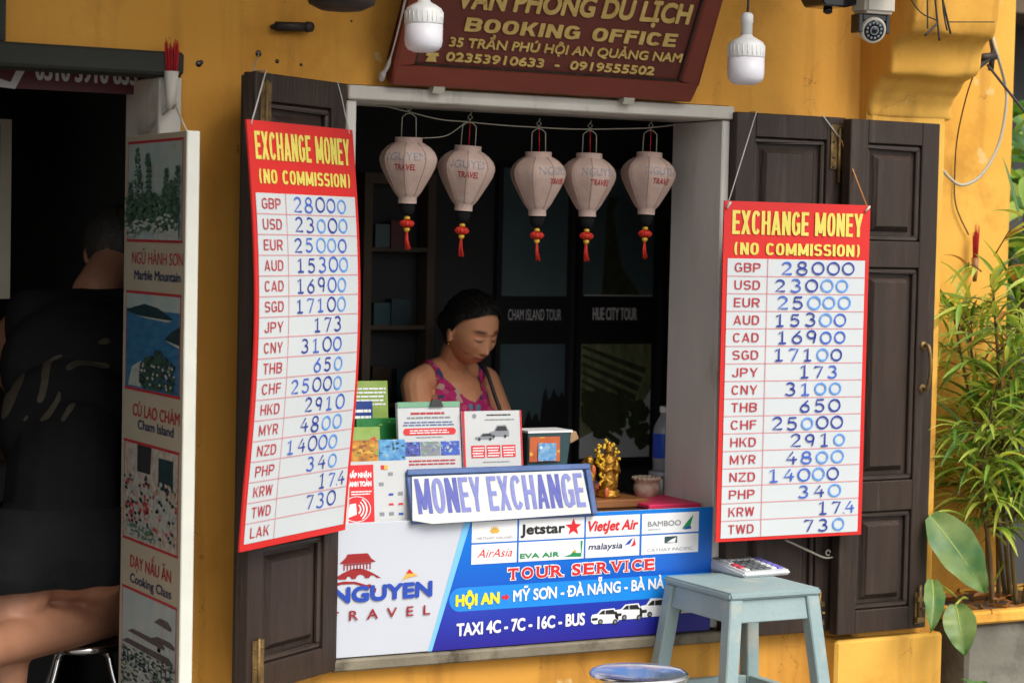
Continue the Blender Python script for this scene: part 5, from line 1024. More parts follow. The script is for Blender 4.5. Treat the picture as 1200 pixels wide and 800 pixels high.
b = MB(); b.box((0, 0, -.03), (W_, H_, 0), F); b.build('board', 'board_cream', t); b = MB(); b.rect(F, .02, H_*.58, W_-.03, H_*.97, .001); b.rect(F, .02, .03, W_-.03, H_*.42, .001); b.build('picture', 'pic_hill', t); lines(F, .05, W_-.05, H_*.46, H_*.54, 1, 'code_red', t, 3)
a = at(8, 520, .75); t = thing('reception_desk', 'dark reception desk inside the doorway that the leaning person rests on', 'desk', (-1.35, 1.0, .126)); dz = 1.02
b = MB(); b.box((-1.95, .88, dz-.03), (-.80, 1.4, dz)); b.build('desk_top', 'counter_wood', t, bevel=.004); b = MB(); b.box((-1.9, .93, .126), (-.85, 1.35, dz-.031)); b.build('desk_body', 'room_wall', t)

# ================================================================== stools
ZC = .60; KR = .72
def chrome_stool(q, label):
    t = thing('round_stool', label, 'stool', q, 'round chrome stools'); Z = q.z
    H_ = ZC-.12
    s = MB(); s.lathe(q+Vector((0, 0, H_)), [(.05*KR, -.016), (.15*KR, -.016), (.158*KR, -.012), (.16*KR, -.005), (.158*KR, .0), (.152*KR, .0035), (.146*KR, .002), (.14*KR, .0005), (.06*KR, .0), (.0, .0)], 44); s.build('seat', 'chrome', t)
    for k in range(4):
        a = k*math.pi/2+.5; d = Vector((math.cos(a), math.sin(a), 0)); lg = MB()
        lg.tube(smooth_path([q+d*.085*KR+Vector((0, 0, H_-.018)), q+d*.115*KR+Vector((0, 0, H_-.03)), q+d*.135*KR+Vector((0, 0, H_-.07)), q+d*.16+Vector((0, 0, H_*.5)), q+d*.185+Vector((0, 0, .012))], 5), .0085, 10); lo_ = lg.build('leg', 'chrome', t)
        f = MB(); f.lathe(q+d*.185+Vector((0, 0, .0)), [(.012, 0), (.012, .02), (.01, .022)], 10); f.build('rubber_foot', 'rubber', lo_)
    for zz, rr in ((H_*.32, .168),):
        r_ = MB(); r_.tube([q+Vector((rr*math.cos(a*math.pi/16), rr*math.sin(a*math.pi/16), zz)) for a in range(33)], .006, 8, cap=False); r_.build('foot_ring', 'chrome', t)
    return t
q = atZ(749, 788, ZC); q.z = .12; ST = chrome_stool(q, 'round chrome stool with its seat cut by the bottom edge beside the grey stool')
def copy_stool(p, label):
    c = copy_tree(ST); c.location = p; c['label'] = label; return c
qs = atZ(98, 750, ZC); STL = (qs.x, qs.y); copy_stool((STL[0], STL[1], .12), 'round chrome stool under the knee of the person in the doorway')
WPOS = (.25, .79); copy_stool((WPOS[0], WPOS[1]+.03, .12), 'round chrome stool the seated woman sits on behind the counter')
# painted wooden stool
ZS = .75
ux = Vector((1, -.01, 0)).normalized(); uy = Vector((-ux.y, ux.x, 0)); oc = Vector((.555, -.203, .12)); hx, hy = .134, .153
t = thing('wooden_stool', 'pale blue-grey painted wooden stool with splayed legs and a calculator on it', 'stool', oc)
FT = Frame(oc, ux, uy); hh = ZS-.12
b = MB(); b.hexa([FT(-hx, -hy, hh-.018), FT(hx, -hy, hh-.018), FT(hx, hy, hh-.018), FT(-hx, hy, hh-.018)], [FT(-hx, -hy, hh), FT(hx, -hy, hh), FT(hx, hy, hh), FT(-hx, hy, hh)]); b.build('seat', 'stool_paint', t, bevel=.005, seg=2)
SPL, lw = .07, .0185
def legc(sx, sy, z): f = (hh-z)/hh; return Vector((sx*(hx-.024+SPL*f), sy*(hy-.024+SPL*f), 0))
for sx in (-1, 1):
    for sy in (-1, 1):
        a, c_ = legc(sx, sy, 0), legc(sx, sy, hh-.0185); q4 = ((-lw, -lw), (lw, -lw), (lw, lw), (-lw, lw)); b = MB()
        b.hexa([FT(a.x+p, a.y+q_, 0) for p, q_ in q4], [FT(c_.x+p, c_.y+q_, hh-.0185) for p, q_ in q4]); b.build('leg', 'stool_paint', t, bevel=.003)
def rail(z0, z1, th):
    for k in range(4):
        G = Frame(oc, (ux, uy, -ux, -uy)[k], (uy, -ux, -uy, ux)[k]); r_ = []
        for z in (z0, z1):
            l_ = legc(1, 1, z); al, ac = (l_.x, l_.y) if k % 2 == 0 else (l_.y, l_.x); r_.append((al, ac))
        (l0, c0_), (l1, c1_) = r_; b = MB()
        b.hexa([G(-l0+lw, -c0_-th+.003, z0), G(l0-lw, -c0_-th+.003, z0), G(l0-lw, -c0_+th, z0), G(-l0+lw, -c0_+th, z0)], [G(-l1+lw, -c1_-th+.003, z1), G(l1-lw, -c1_-th+.003, z1), G(l1-lw, -c1_+th, z1), G(-l1+lw, -c1_+th, z1)]); b.build('rail', 'stool_paint', t, bevel=.002)
rail(hh-.075, hh-.019, .014); rail(hh-.315, hh-.27, .014)
# calculator
Z1 = ZS+.001; k0, k1, k2, k3 = atZ(872, 677, Z1), atZ(928, 673, Z1), atZ(896, 656, Z1), atZ(844, 656, Z1)
cu = (k1-k0).normalized(); W_ = (k1-k0).length*.98; D_ = min(.2, ((k3-k0).length+(k2-k1).length)/2); cv = Vector((-cu.y, cu.x, 0)); wedge = R(6)
FC = Frame(k0+Vector((0, 0, .006)), cu, cv*math.cos(wedge)+Vector((0, 0, math.sin(wedge))))
t = thing('calculator', 'grey and white desk calculator lying on the painted wooden stool', 'calculator', FC(W_/2, D_/2, -.006))
b = MB(); hb = D_*math.sin(wedge); b.hexa([FC.o+Vector((0, 0, -.006)), FC.o+cu*W_+Vector((0, 0, -.006)), FC.o+cu*W_+cv*D_+Vector((0, 0, -.006)), FC.o+cv*D_+Vector((0, 0, -.006))], [FC(0, 0, .007), FC(W_, 0, .007), FC(W_, D_, .007), FC(0, D_, .007)]); b.build('body', 'calc_body', t, bevel=.005, seg=3)
b = MB(); b.box((W_*.06, D_*.68, .0072), (W_*.94, D_*.95, .010), FC); b.build('display_surround', 'calc_grey', t, bevel=.001); b = MB(); b.box((W_*.12, D_*.73, .0102), (W_*.88, D_*.9, .0108), FC); b.build('display', 'calc_lcd', t)
for j in range(5):
    for i in range(6):
        m_ = 'calc_red' if (i == 0 and j in (1, 2)) else ('calc_blue' if i == 5 else 'calc_grey' if (1 <= i <= 3 and j < 4) else 'calc_body')
        b = MB(); u = W_*(.09+.142*i); v = D_*(.08+.115*j); b.box((u, v, .0071), (u+W_*.11, v+D_*.082, .0115), FC); b.build('key', m_, t, bevel=.001)

# ================================================================== planter and plants
pz = at(1140, 722, .0).z
PC = Vector((1.63, -.0, .12))
pl0 = at(1086, 722, .02)
t = thing('planter_box', 'grey concrete planter with an ochre rim and dry leaf litter beside the shutter', 'planter', (1.75, .05, .12))
zt = at(1140, 716, -.1).z
b = MB(); b.box((1.37, -.10, .12), (2.5, .245, zt-.035)); wobble(b, 0, .004); b.build('body', 'concrete', t, bevel=.01); b = MB(); b.box((1.35, -.12, zt-.034), (2.52, -.08, zt)); b.box((1.35, .21, zt-.034), (2.52, .247, zt)); b.box((1.35, -.0795, zt-.034), (1.39, .2095, zt)); b.box((2.48, -.0795, zt-.034), (2.52, .2095, zt)); b.build('rim', 'ochre_plaster_pale', t, bevel=.006)
b = MB(); n0 = 0; nx, ny = 40, 12
vs = [(1.39+1.09*i/nx, -.08+.29*j/ny, zt-.012+.012*noise.noise(Vector((i*.5, j*.5, 1)))) for j in range(ny+1) for i in range(nx+1)]
b.add(vs, [(j*(nx+1)+i, j*(nx+1)+i+1, (j+1)*(nx+1)+i+1, (j+1)*(nx+1)+i) for j in range(ny) for i in range(nx)], 0, True); b.build('soil', 'soil', t)
r_ = random.Random(12)
def leafblade(mb, p, d, L_, Wd, droop, mi, roll=0, nseg=6, fold=.25):
    d = d.normalized(); side = d.cross(Vector((0, 0, 1)));
    if side.length < .05: side = Vector((1, 0, 0))
    side.normalize(); side = Matrix.Rotation(roll, 3, d) @ side; vs = []; fs = []; c = Vector(p)
    for i in range(nseg+1):
        f = i/nseg; wd = Wd*(math.sin(math.pi*min(1, f*.93+.07)**.75)*(1 if f < .97 else .2)); up = side.cross(d)
        vs += [c-side*wd/2+up*wd*fold, c, c+side*wd/2+up*wd*fold]
        d = (d+Vector((0, 0, -droop/nseg))).normalized(); c = c+d*L_/nseg
    for i in range(nseg): fs += [(3*i, 3*i+1, 3*i+4, 3*i+3), (3*i+1, 3*i+2, 3*i+5, 3*i+4)]
    mb.add(vs, fs, mi, True)
litter = MB()
for i in range(90): leafblade(litter, (r_.uniform(1.4, 2.2), r_.uniform(-.09, .18), zt+r_.uniform(-.004, .012)), Vector((r_.uniform(-1, 1), r_.uniform(-1, 1), r_.uniform(-.1, .3))), r_.uniform(.04, .09), .014, .3, 0, r_.uniform(-1, 1), 3)
litter.build('leaf_litter', 'leaf_dry', t)['kind'] = 'stuff'
t = thing('bamboo_plant', 'bushy young bamboo with long narrow leaves growing in the concrete planter', 'bamboo', (1.75, .06, zt))
canes = []
for k in range(11):
    px = [1163, 1170, 1178, 1184, 1191, 1199, 1206, 1215, 1158, 1228, 1240][k]; base = at(px, 716, r_.uniform(-.02, .12)); base.z = zt-.01
    top = base+Vector((r_.uniform(-.22, .12), r_.uniform(-.12, .1), r_.uniform(.55, 1.0))); mid = base.lerp(top, .5)+Vector((r_.uniform(-.03, .05), r_.uniform(-.03, .03), .05))
    pth = smooth_path([base, base.lerp(mid, .5)+Vector((r_.uniform(-.015, .015), 0, 0)), mid, top], 6); canes.append(pth); b = MB(); b.tube(pth, [.0075-.0045*i/len(pth) for i in range(len(pth))], 8)
    for i in range(2, len(pth), 3): b.lathe(pth[i], [(.006, -.002), (.009-.004*i/len(pth), 0), (.006, .002)], 8)
    b.build('cane', 'cane', t)
fo = MB(); tw = MB()
def spray(p, d0, n):
    e = p+d0*r_.uniform(.06, .16); tw.tube([p, p.lerp(e, .5)+Vector((0, 0, .012)), e], [.0022, .0018, .0012], 5)
    for j in range(n):
        f = r_.uniform(.3, 1); q_ = p.lerp(e, f); dd = (d0.normalized()+Vector((r_.gauss(0, .6), r_.gauss(0, .45), r_.gauss(.1, .4)))).normalized(); light = r_.random()
        leafblade(fo, q_, dd, r_.uniform(.09, .2), r_.uniform(.009, .017), r_.uniform(.3, 1.3), 0 if light < .32 else 1 if light < .82 else 2 if light < .95 else 3, r_.uniform(-.6, .6))
for pth in canes:
    for i in range(8, len(pth)):
        if r_.random() < .8:
            for s_ in range(3): spray(pth[i], Vector((r_.uniform(-1, .8), r_.uniform(-.8, .5), r_.uniform(-.1, .6))).normalized(), r_.randint(3, 5))
# leaf sprays leaning over the shutter side
for px, py, Y, dx, dz in ((1150, 318, .05, -1, .2), (1165, 300, .0, .3, .6), (1150, 360, -.02, -1, .1), (1180, 340, -.05, .5, .4), (1155, 420, -.02, -1, -.1), (1160, 500, .0, -1, -.1), (1150, 545, .0, -1, .25), (1185, 430, -.06, .2, .3), (1190, 520, -.05, -.4, .4), (1175, 580, -.02, -.6, .3), (1190, 300, .0, .6, .5), (1170, 470, -.05, -.8, .4), (1140, 390, .05, -.8, .5), (1185, 610, -.03, -.3, .5), (1195, 380, -.04, -.3, .5), (1160, 620, .02, -.7, .3)):
    spray(at(px, py, Y), Vector((dx, -.25, dz)).normalized(), 7)
fo.build('foliage', ['leaf_mid', 'leaf_light', 'leaf_dark', 'leaf_dry'], t); tw.build('twigs', 'cane', t)
# broad-leaved plant
t = thing('broad_leaf_plant', 'low plant with three big glossy oval leaves hanging over the planter edge', 'plant', (1.48, .02, zt))
def bigleaf(p0, p1, wd, face, st):
    F = Frame(p0, p1-p0, Vector((p1-p0)).cross(Vector(face))*-1); L_ = (p1-p0).length; nu, nv_ = 14, 8; vs = []; fs = []
    for i in range(nu+1):
        f = i/nu; ww = wd*.5*(math.sin(math.pi*min(1, (f*.96+.04))**.8))**.75
        for j in range(nv_+1):
            g = -1+2*j/nv_; vs.append(F(f*L_, g*ww, .012*abs(g)-.03*math.sin(math.pi*f)*0+.02*math.sin(math.pi*f)+.004*math.sin(f*22)*abs(g)))
    fs = [(i*(nv_+1)+j, (i+1)*(nv_+1)+j, (i+1)*(nv_+1)+j+1, i*(nv_+1)+j+1) for i in range(nu) for j in range(nv_)]
    b = MB(); b.add(vs, fs, 0, True); lf = b.build('leaf', 'leaf_big', t)
    m_ = MB(); m_.tube([F(f*L_/8, 0, .02*math.sin(math.pi*f/8)-.001) for f in range(9)], [.003-.0003*f for f in range(9)], 6); m_.build('midrib', 'leaf_light', lf)
    s_ = MB(); s_.tube(smooth_path(st+[p0], 5), .0035, 6); s_.build('leaf_stalk', 'leaf_light', t)
fc = (CAMP-at(1120, 650, 0)).normalized()
bigleaf(at(1089, 604, -.08), at(1154, 695, -.16), .125, fc+Vector((.1, 0, .5)), [Vector((1.60, .1, zt)), at(1180, 640, .05), at(1120, 600, -.02)])
bigleaf(at(1092, 680, -.12), at(1090, 742, -.2), .058, fc+Vector((.3, 0, .1)), [Vector((1.5, .1, zt)), at(1110, 690, -.05)])
bigleaf(at(1120, 708, -.14), at(1131, 769, -.2), .088, fc+Vector((0, 0, .35)), [Vector((1.52, .08, zt)), at(1128, 700, -.1)])
q = at(1148, 792, -.2); b = MB()
for k in range(14): a = k*.9; leafblade(b, q+Vector((0, 0, -.05)), Vector((math.cos(a), math.sin(a)*.6, .8)), .07, .04, .8, k % 2, 0)
o = b.build('ground_weed', ['leaf_dark', 'leaf_big'], loc=q); tag(o, 'small green weed just below the concrete planter, at the bottom edge', 'plant')
# bush and dark house further right
nb = thing('neighbour_house', 'dark neighbouring house wall beyond the ochre corner at the right edge', 'building', (4, 3, .12)); b = MB(); b.box((1.9, 2.6, .12), (7, 5, 4.5)); b.build('wall', 'neighbour_wall', nb); b = MB(); b.box((1.9, 2.2, 2.55), (7, 2.599, 2.62)); b.build('eave', 'soffit_wood', nb)
bb = at(1196, 300, 1.0); t = thing('leafy_shrub', 'green broad-leaved shrub behind the ochre corner at the right edge', 'shrub', (2.55, 1.1, .12)); b = MB(); b.tube(smooth_path([(2.55, 1.1, .12), (2.5, 1.12, .8), (2.6, 1.1, 1.5), (2.55, 1.05, 2.0)], 5), [.03-.001*i for i in range(16)], 8); b.build('trunk', 'cane', t)
b = MB()
for i in range(520):
    p = Vector((r_.gauss(2.5, .28), r_.gauss(1.1, .22), r_.uniform(.9, 2.05))); leafblade(b, p, Vector((r_.uniform(-1, 1), r_.uniform(-1, .3), r_.uniform(-.4, .6))), r_.uniform(.12, .2), r_.uniform(.05, .075), .8, r_.choice([0, 0, 1, 2, 2]), r_.uniform(-.8, .8))
b.build('crown', ['leaf_mid', 'leaf_light', 'leaf_dark'], t)

# ================================================================== loose cables and bracket at the corner
YC = -.02
t = thing('cable_bracket', 'dark iron bracket on the bright corner wall holding a looped grey cable', 'bracket', at(1160, 60, .05))
b = MB(); P = lambda x, y, Y=.1: at(x, y, Y); b.tube([P(1115, 103, -.02), P(1160, 68, .05)], [.007, .008], 6); b.tube([P(1161, 82, .05), P(1164, 60, .06), P(1158, 36, .1)], [.009, .008, .003], 6); b.tube([P(1150, 68, .04), P(1166, 66, .06)], .012, 6); b.build('arm', 'iron_dark', t)
b = MB(); b.tube(smooth_path([P(1161, 36), P(1168, 62, .05), P(1178, 100), P(1179, 125), P(1170, 170), P(1150, 205), P(1128, 217), P(1112, 208), P(1101, 194, .1)], 6), .0045, 8); b.build('cable', 'cable_grey', t)
b = MB(); b.tube(smooth_path([P(1157, 76, .05), P(1180, 105, .0), P(1206, 138, -.05)], 5), .004, 6); b.tube(smooth_path([P(1141, 87, .05), P(1132, 115, .1), P(1122, 160, .2), P(1119, 200, .24), P(1120, 240, .24), P(1135, 275, .24)], 5), .0022, 6); b.tube(smooth_path([P(1105, 114, .2), P(1100, 128, .2), P(1097, 146, .2)], 4), .0025, 6); b.build('thin_cable', 'cable_black', t)
b = MB(); YF = -.24
for pts, r in ((((1086, -20), (1087, 15), (1087, 34)), .0022), (((1094, -20), (1098, 20), (1101, 48)), .0028), (((1100, -20), (1107, 10), (1114, 40)), .003), (((1103, -20), (1106, 15), (1110, 36)), .0025), (((1062, -10), (1078, 14), (1098, 24)), .0018), (((1098, 28), (1084, 42)), .003), (((1112, 26), (1165, 26)), .0014)):
    b.tube(smooth_path([at(x, y, YF) for x, y in pts], 4), r, 6)
o = b.build('loose_wires', 'cable_black', loc=at(1100, 20, YF)); tag(o, 'tangle of cut dark wire ends dangling in front of the corbel', 'wires')

# ================================================================== people
def place(name, me, m_, parent, label=None):
    base = WLOC[parent.name]; me.transform(Matrix.Translation(-base)); me.materials.clear(); me.materials.append(MATS[m_])
    for p in me.polygons: p.use_smooth = True
    return link(name, me, parent, base, label)
def shell(me, pred, off):        # cloth lying on the body: the faces chosen by pred, lifted along their normals
    mb = MB(); mp = {}
    for p in me.polygons:
        c = p.center
        if pred(c, p.normal):
            f = []
            for i in p.vertices:
                if i not in mp: mp[i] = len(mb.v); v = me.vertices[i]; mb.v.append(v.co+v.normal*off)
                f.append(mp[i])
            mb.f.append(f); mb.m.append(0); mb.sm.append(True)
    return smooth_rim(mb, 8)
def smooth_rim(mb, its):
    cnt = {}
    for f in mb.f:
        for i in range(len(f)): e = tuple(sorted((f[i], f[(i+1) % len(f)]))); cnt[e] = cnt.get(e, 0)+1
    nb = {}
    for (a, b), c in cnt.items():
        if c == 1: nb.setdefault(a, []).append(b); nb.setdefault(b, []).append(a)
    for it in range(its):
        new = {i: (mb.v[i]*.5+(mb.v[q[0]]+mb.v[q[1]])*.25) for i, q in nb.items() if len(q) == 2}
        for i, p in new.items(): mb.v[i] = p
    return mb
def tomesh(mb):
    me = bpy.data.meshes.new('cloth'); me.from_pydata([tuple(v) for v in mb.v], [], mb.f); return me
def g1(x, c, s_): return math.exp(-((x-c)/s_)**2)
def head_shape(n_, female=True):        # unit direction -> point of the head (front is -Y)
    rx, ry, rz = .0735, .095, .112
    P = Vector((n_.x*rx, n_.y*ry, n_.z*rz)); x, z = P.x, P.z
    if z < 0:
        k = -z/rz; P.x *= 1-.30*k**1.6; x = P.x
        if P.y > 0: P.y *= 1-.55*k**1.2
        else: P.y = P.y*(1-.0*k)-.012*k**2*(1 if n_.y < -.1 else 0)*max(0, -n_.y)
    if P.y < 0: P.y = -ry*(min(1, -P.y/ry))**.72 if z > -.06 else P.y*1.05
    if z > .02: P.y -= 0; P.x *= 1+.04*math.sin(min(1, (z-.02)/.07)*math.pi)
    fr = max(0, min(1, (-n_.y-.1)/.35)); ax = abs(x); d = 0
    if fr > 0:
        nz_ = max(0, min(1, (.016-z)/.05)) if z > -.05 else 0
        d += .015*nz_*g1(x, 0, .0085+.004*nz_)+.006*math.exp(-(x/.017)**2-((z+.041)/.009)**2)
        d -= .0105*math.exp(-((ax-.031)/.015)**2-((z-.004)/.012)**2)
        d += .0065*math.exp(-((ax-.031)/.0125)**2-((z+.001)/.0085)**2)
        d += .0055*g1(z, .023, .009)*math.exp(-(x/.048)**4)
        d += .0075*math.exp(-(x/.021)**2)*(g1(z, -.064, .0055)+1.05*g1(z, -.0755, .006))-.0045*math.exp(-(x/.023)**2)*g1(z, -.0695, .0022)
        d += .007*math.exp(-(x/.02)**2-((z+.1)/.013)**2)+.006*math.exp(-((ax-.043)/.018)**2-((z+.024)/.019)**2)
        d -= .003*math.exp(-((ax-.03)/.008)**2-((z+.052)/.018)**2)
        P.y -= d*fr
    return P
def head_mesh(mb, M4, n=96):
    vs = []; fs = []; h = n*3//4
    for i in range(h+1):
        t_ = math.pi*i/h
        for k in range(n):
            a = 2*math.pi*k/n; vs.append(M4 @ head_shape(Vector((math.sin(t_)*math.sin(a), -math.sin(t_)*math.cos(a), math.cos(t_)))))
    fs = [(i*n+k, (i+1)*n+k, (i+1)*n+(k+1) % n, i*n+(k+1) % n) for i in range(h) for k in range(n)]
    mb.add(vs, fs)
    rot = M4.to_3x3()
    for s_ in (-1, 1):
        e = M4 @ Vector((s_*.076, .008, -.012)); mb.ell(e, (.007, .017, .03), 14, rot=rot @ Matrix.Rotation(s_*.35, 3, 'Z') @ Matrix.Rotation(-.15, 3, 'X')); mb.ell(M4 @ Vector((s_*.075, .002, -.036)), (.006, .009, .01), 10, rot=rot)
def hair_cap(M4, front, nape, off, seed=0):
    mb = MB(); n = 72; h = 54; ok = {}
    P = []
    for i in range(h+1):
        t_ = math.pi*i/h
        for k in range(n):
            a = 2*math.pi*k/n; d = Vector((math.sin(t_)*math.sin(a), -math.sin(t_)*math.cos(a), math.cos(t_))); q_ = head_shape(d); st = .006*noise.noise(Vector((a*7, t_*2.0, seed)))+.004*noise.noise(Vector((a*22, t_*2.5, seed))); q_ = q_+d*(off+st); P.append(q_)
    def inside(q_):
        f0 = front-5.5*q_.x*q_.x
        line = f0 if q_.y < -.045 else f0+(nape-f0)*min(1, (q_.y+.045)/.075)**1.3
        return q_.z > line+.006*noise.noise(q_*60)
    mb.v = [M4 @ q_ for q_ in P]
    for i in range(h):
        for k in range(n):
            f = (i*n+k, (i+1)*n+k, (i+1)*n+(k+1) % n, i*n+(k+1) % n)
            c = (P[f[0]]+P[f[2]])/2
            if inside(c): mb.f.append(list(f)); mb.m.append(0); mb.sm.append(True)
    return smooth_rim(mb, 14)
def hand(mb, wrist, d, palmn, curl=.5, s=1.0):     # palm, four bent fingers, thumb off the palm's side
    d = Vector(d).normalized(); pn = Vector(palmn); pn = (pn-d*pn.dot(d)).normalized(); sd_ = d.cross(pn)
    c = Vector(wrist)+d*.045*s; rot = Matrix((sd_, d, pn)).transposed(); mb.ell(c, (.038*s, .05*s, .014*s), 14, rot=rot)
    for i, (o_, L_) in enumerate(((-.028, .068), (-.010, .078), (.010, .072), (.027, .056))):
        b0 = Vector(wrist)+d*.08*s+sd_*o_*s; d1 = (d*math.cos(curl*.6)+pn*math.sin(curl*.6)); d2 = (d*math.cos(curl*1.6)+pn*math.sin(curl*1.6)); b1 = b0+d1*L_*.5*s; b2 = b1+d2*L_*.5*s
        mb.cone(b0-d*.02*s, .0095*s, b1, .0085*s, 8); mb.cone(b1, .0085*s, b2, .007*s, 8)
    t0 = Vector(wrist)+d*.03*s-sd_*.03*s; t1 = t0+(d*.6-sd_*.7+pn*.3).normalized()*.04*s; mb.cone(t0, .012*s, t1, .01*s, 8); mb.cone(t1, .01*s, t1+(d*.8-sd_*.2+pn*.4).normalized()*.03*s, .008*s, 8)

# ---- seated woman behind the counter (faces the street, looking down at the counter)
Hc = at(551, 385, .70); CX = Hc.x-.005
wz = .625        # seat height
HM_ = Matrix.Translation(Hc) @ Matrix.Rotation(R(13), 4, 'Z') @ Matrix.Rotation(R(21), 4, 'X') @ Matrix.Scale(.87, 4)
Y0 = .80; shz = at(500, 436, .8).z
RB = Matrix.Translation((CX, Y0, 0)) @ Matrix.Rotation(R(17), 4, 'Z') @ Matrix.Translation((-CX, -Y0, 0)); RBI = RB.inverted()
mb = MB()
mb.cone((CX, Y0+.01, shz-.015), .06, (CX, Y0+.01, shz-.16), .095); mb.ell((CX, Y0-.005, shz-.13), (.122, .09, .15), 22); mb.ell((CX, Y0+.01, shz-.30), (.12, .09, .17), 22); mb.ell((CX, Y0+.03, wz+.10), (.155, .115, .13), 22)
for s_ in (-1, 1):
    sh = Vector((CX+s_*.135, Y0, shz-.035)); el = Vector((CX+s_*.185, Y0-.11, shz-.29)); wr = Vector((CX+s_*.09, .385, CT+.035))
    mb.cone((CX+s_*.04, Y0+.005, shz+.008), .036, sh+Vector((0, 0, .004)), .042); mb.cone(sh, .044, el, .034); mb.cone(el, .034, wr, .024); hand(mb, wr, Vector((-s_*.4, -.8, -.12)), (0, 0, -1), .5, .88)
    mb.ell((CX+s_*.06, Y0-.068, shz-.15), (.055, .045, .055), 16)
    hp = Vector((CX+s_*.09, Y0+.02, wz+.07)); kn_ = Vector((CX+s_*.12, Y0-.17, wz+.0)); an = Vector((CX+s_*.11, Y0-.02, .28)); mb.cone(hp, .08, kn_, .056); mb.cone(kn_, .052, an, .038); mb.cone(an, .036, an+Vector((0, -.12, -.04)), .028)
mb.v = [RB @ v for v in mb.v]
nb_ = Vector((CX, Y0, shz+.01)); mb.cone(nb_, .045, HM_ @ Vector((0, .03, -.06)), .042)
head_mesh(mb, HM_)
wp = thing('person', 'woman in a pink floral tank top looking down behind the counter', 'person', (CX, Y0, .12))
me = remeshed(mb, .003, 1)
inv = HM_.inverted(); ca_ = me.color_attributes.new('feature', 'FLOAT_COLOR', 'POINT')
for i, v in enumerate(me.vertices):
    p = inv @ v.co; c = [1, 1, 1]
    if p.y < -.03 and abs(p.x) < .07 and abs(p.z) < .12:
        ax = abs(p.x)
        lip = math.exp(-(p.x/.024)**4)*max(g1(p.z, -.064, .0055), g1(p.z, -.0755, .006)); c = [1-.2*lip, 1-.6*lip, 1-.5*lip]
        br = math.exp(-((ax-.032)/.019)**4)*g1(p.z, .0225+.003*math.cos((ax-.03)*60), .0052)*.93; c = [x*(1-br) for x in c]
        ey = math.exp(-((ax-.031)/.0155)**4)*g1(p.z, -.0065+.004*((ax-.031)/.015)**2, .0034)*.92; c = [x*(1-ey) for x in c]
        ml = math.exp(-(p.x/.024)**4)*g1(p.z, -.0698, .0026)*.8; c = [x*(1-ml) for x in c]
        nn = math.exp(-((ax-.008)/.005)**2)*g1(p.z, -.05, .004)*.8; c = [x*(1-nn) for x in c]
    ca_.data[i].color = (*c, 1)
def tank(c, n_):
    c = RBI @ c; x = c.x-CX; front = c.y < Y0
    if c.z > shz+.05 or c.z < wz+.02 or abs(x) > .15: return False
    if c.z < shz-.17: return abs(x) < .14 and not (abs(x) > .122 and c.y < Y0-.06 and c.z > shz-.3)
    if (c-Vector((CX+.135*(1 if x > 0 else -1), Y0, shz-.035))).length < .06 and abs(x) > .09: return False
    depth = .078 if front else .05
    neck = abs(x) < .05+.05*max(0, (c.z-(shz-depth))/.16) and c.z > shz-depth+.9*x*x/.06
    arm = abs(x) > .096+.05*max(0, (shz-.06-c.z)/.12)
    return not neck and not arm
tk = tomesh(shell(me, tank, .005)); bd = place('body', me, 'skin_woman', wp)
place('tank_top', tk, 'floral_cloth', wp)
hc_ = hair_cap(HM_, .084, -.082, .011); hb_ = Vector((0, .105, -.02)); r_ = random.Random(6)
for k in range(130):     # combed-back strands from the hairline to the low bun
    x0 = r_.uniform(-1, 1); f0 = Vector((x0*.066, -.06 if abs(x0) < .8 else -.02, .086-.026*x0*x0)); pth = []
    for i in range(9):
        f = i/8; q_ = f0.lerp(hb_+Vector((x0*.02, 0, .02)), f); d_ = Vector((q_.x/.0735+x0*.35*math.sin(math.pi*f), q_.y/.095, (q_.z+.05*math.sin(math.pi*f)*(1.2-abs(x0)))/.112)).normalized()
        pth.append(HM_ @ (head_shape(d_)+d_*(.0125+.003*math.sin(f*5+k)+.002*r_.random())))
    hc_.tube(pth, [.0007]+[.0016]*7+[.001], 4)
for k in range(14):      # loose wisps at the temples and nape
    s_ = r_.choice((-1, 1)); p_ = Vector((s_*.07, r_.uniform(-.02, .05), r_.uniform(-.0, .05))); hc_.tube([HM_ @ p_, HM_ @ (p_+Vector((s_*.012, .004, -.02))), HM_ @ (p_+Vector((s_*.014, r_.uniform(-.01, .02), -.05)))], [.0012, .001, .0005], 4)
hc_.ell(HM_ @ hb_, (.036, .03, .036), 18); place('hair', tomesh(hc_), 'hair_black', wp)
b = MB()
for s_ in (-1, 1):
    e = HM_ @ Vector((s_*.076, -.004, -.05)); b.ell(e, (.003,)*3, 8)
b.build('earring', 'gold_metal', wp)
b = MB(); b.tube([RB @ p_ for p_ in smooth_path([Vector((CX+.075, Y0+.0, shz+.05)), Vector((CX+.085, Y0-.045, shz+.015)), Vector((CX+.088, Y0-.085, shz-.06)), Vector((CX+.095, Y0-.12, shz-.15)), Vector((CX+.11, Y0-.11, shz-.26))], 6)], .0055, 8); b.build('bag_strap', 'poster_black', wp)

# ---- person in the doorway, seen from behind: one knee on the stool, bent over the desk
py_ = .22
sk = lambda x, y, Y: at(x, y, Y)
mb = MB()
pel = sk(72, 640, .28); chest = sk(92, 430, .52); neckp = sk(112, 345, .64); hd = sk(136, 303, .72)
mb.ell(pel, (.185, .13, .13), 22); mb.cone(pel+Vector((0, 0, .03)), .135, sk(80, 520, .40), .13); mb.ell(sk(82, 500, .43), (.165, .115, .16), 22); mb.ell(chest, (.185, .12, .16), 22); mb.ell(sk(96, 390, .57), (.19, .10, .09), 22)
mb.cone(neckp, .062, hd, .055); HD_ = Matrix.Translation(hd+Vector((.01, .03, .02))) @ Matrix.Rotation(R(165), 4, 'Z') @ Matrix.Rotation(R(28), 4, 'X'); head_mesh(mb, HD_, 64)
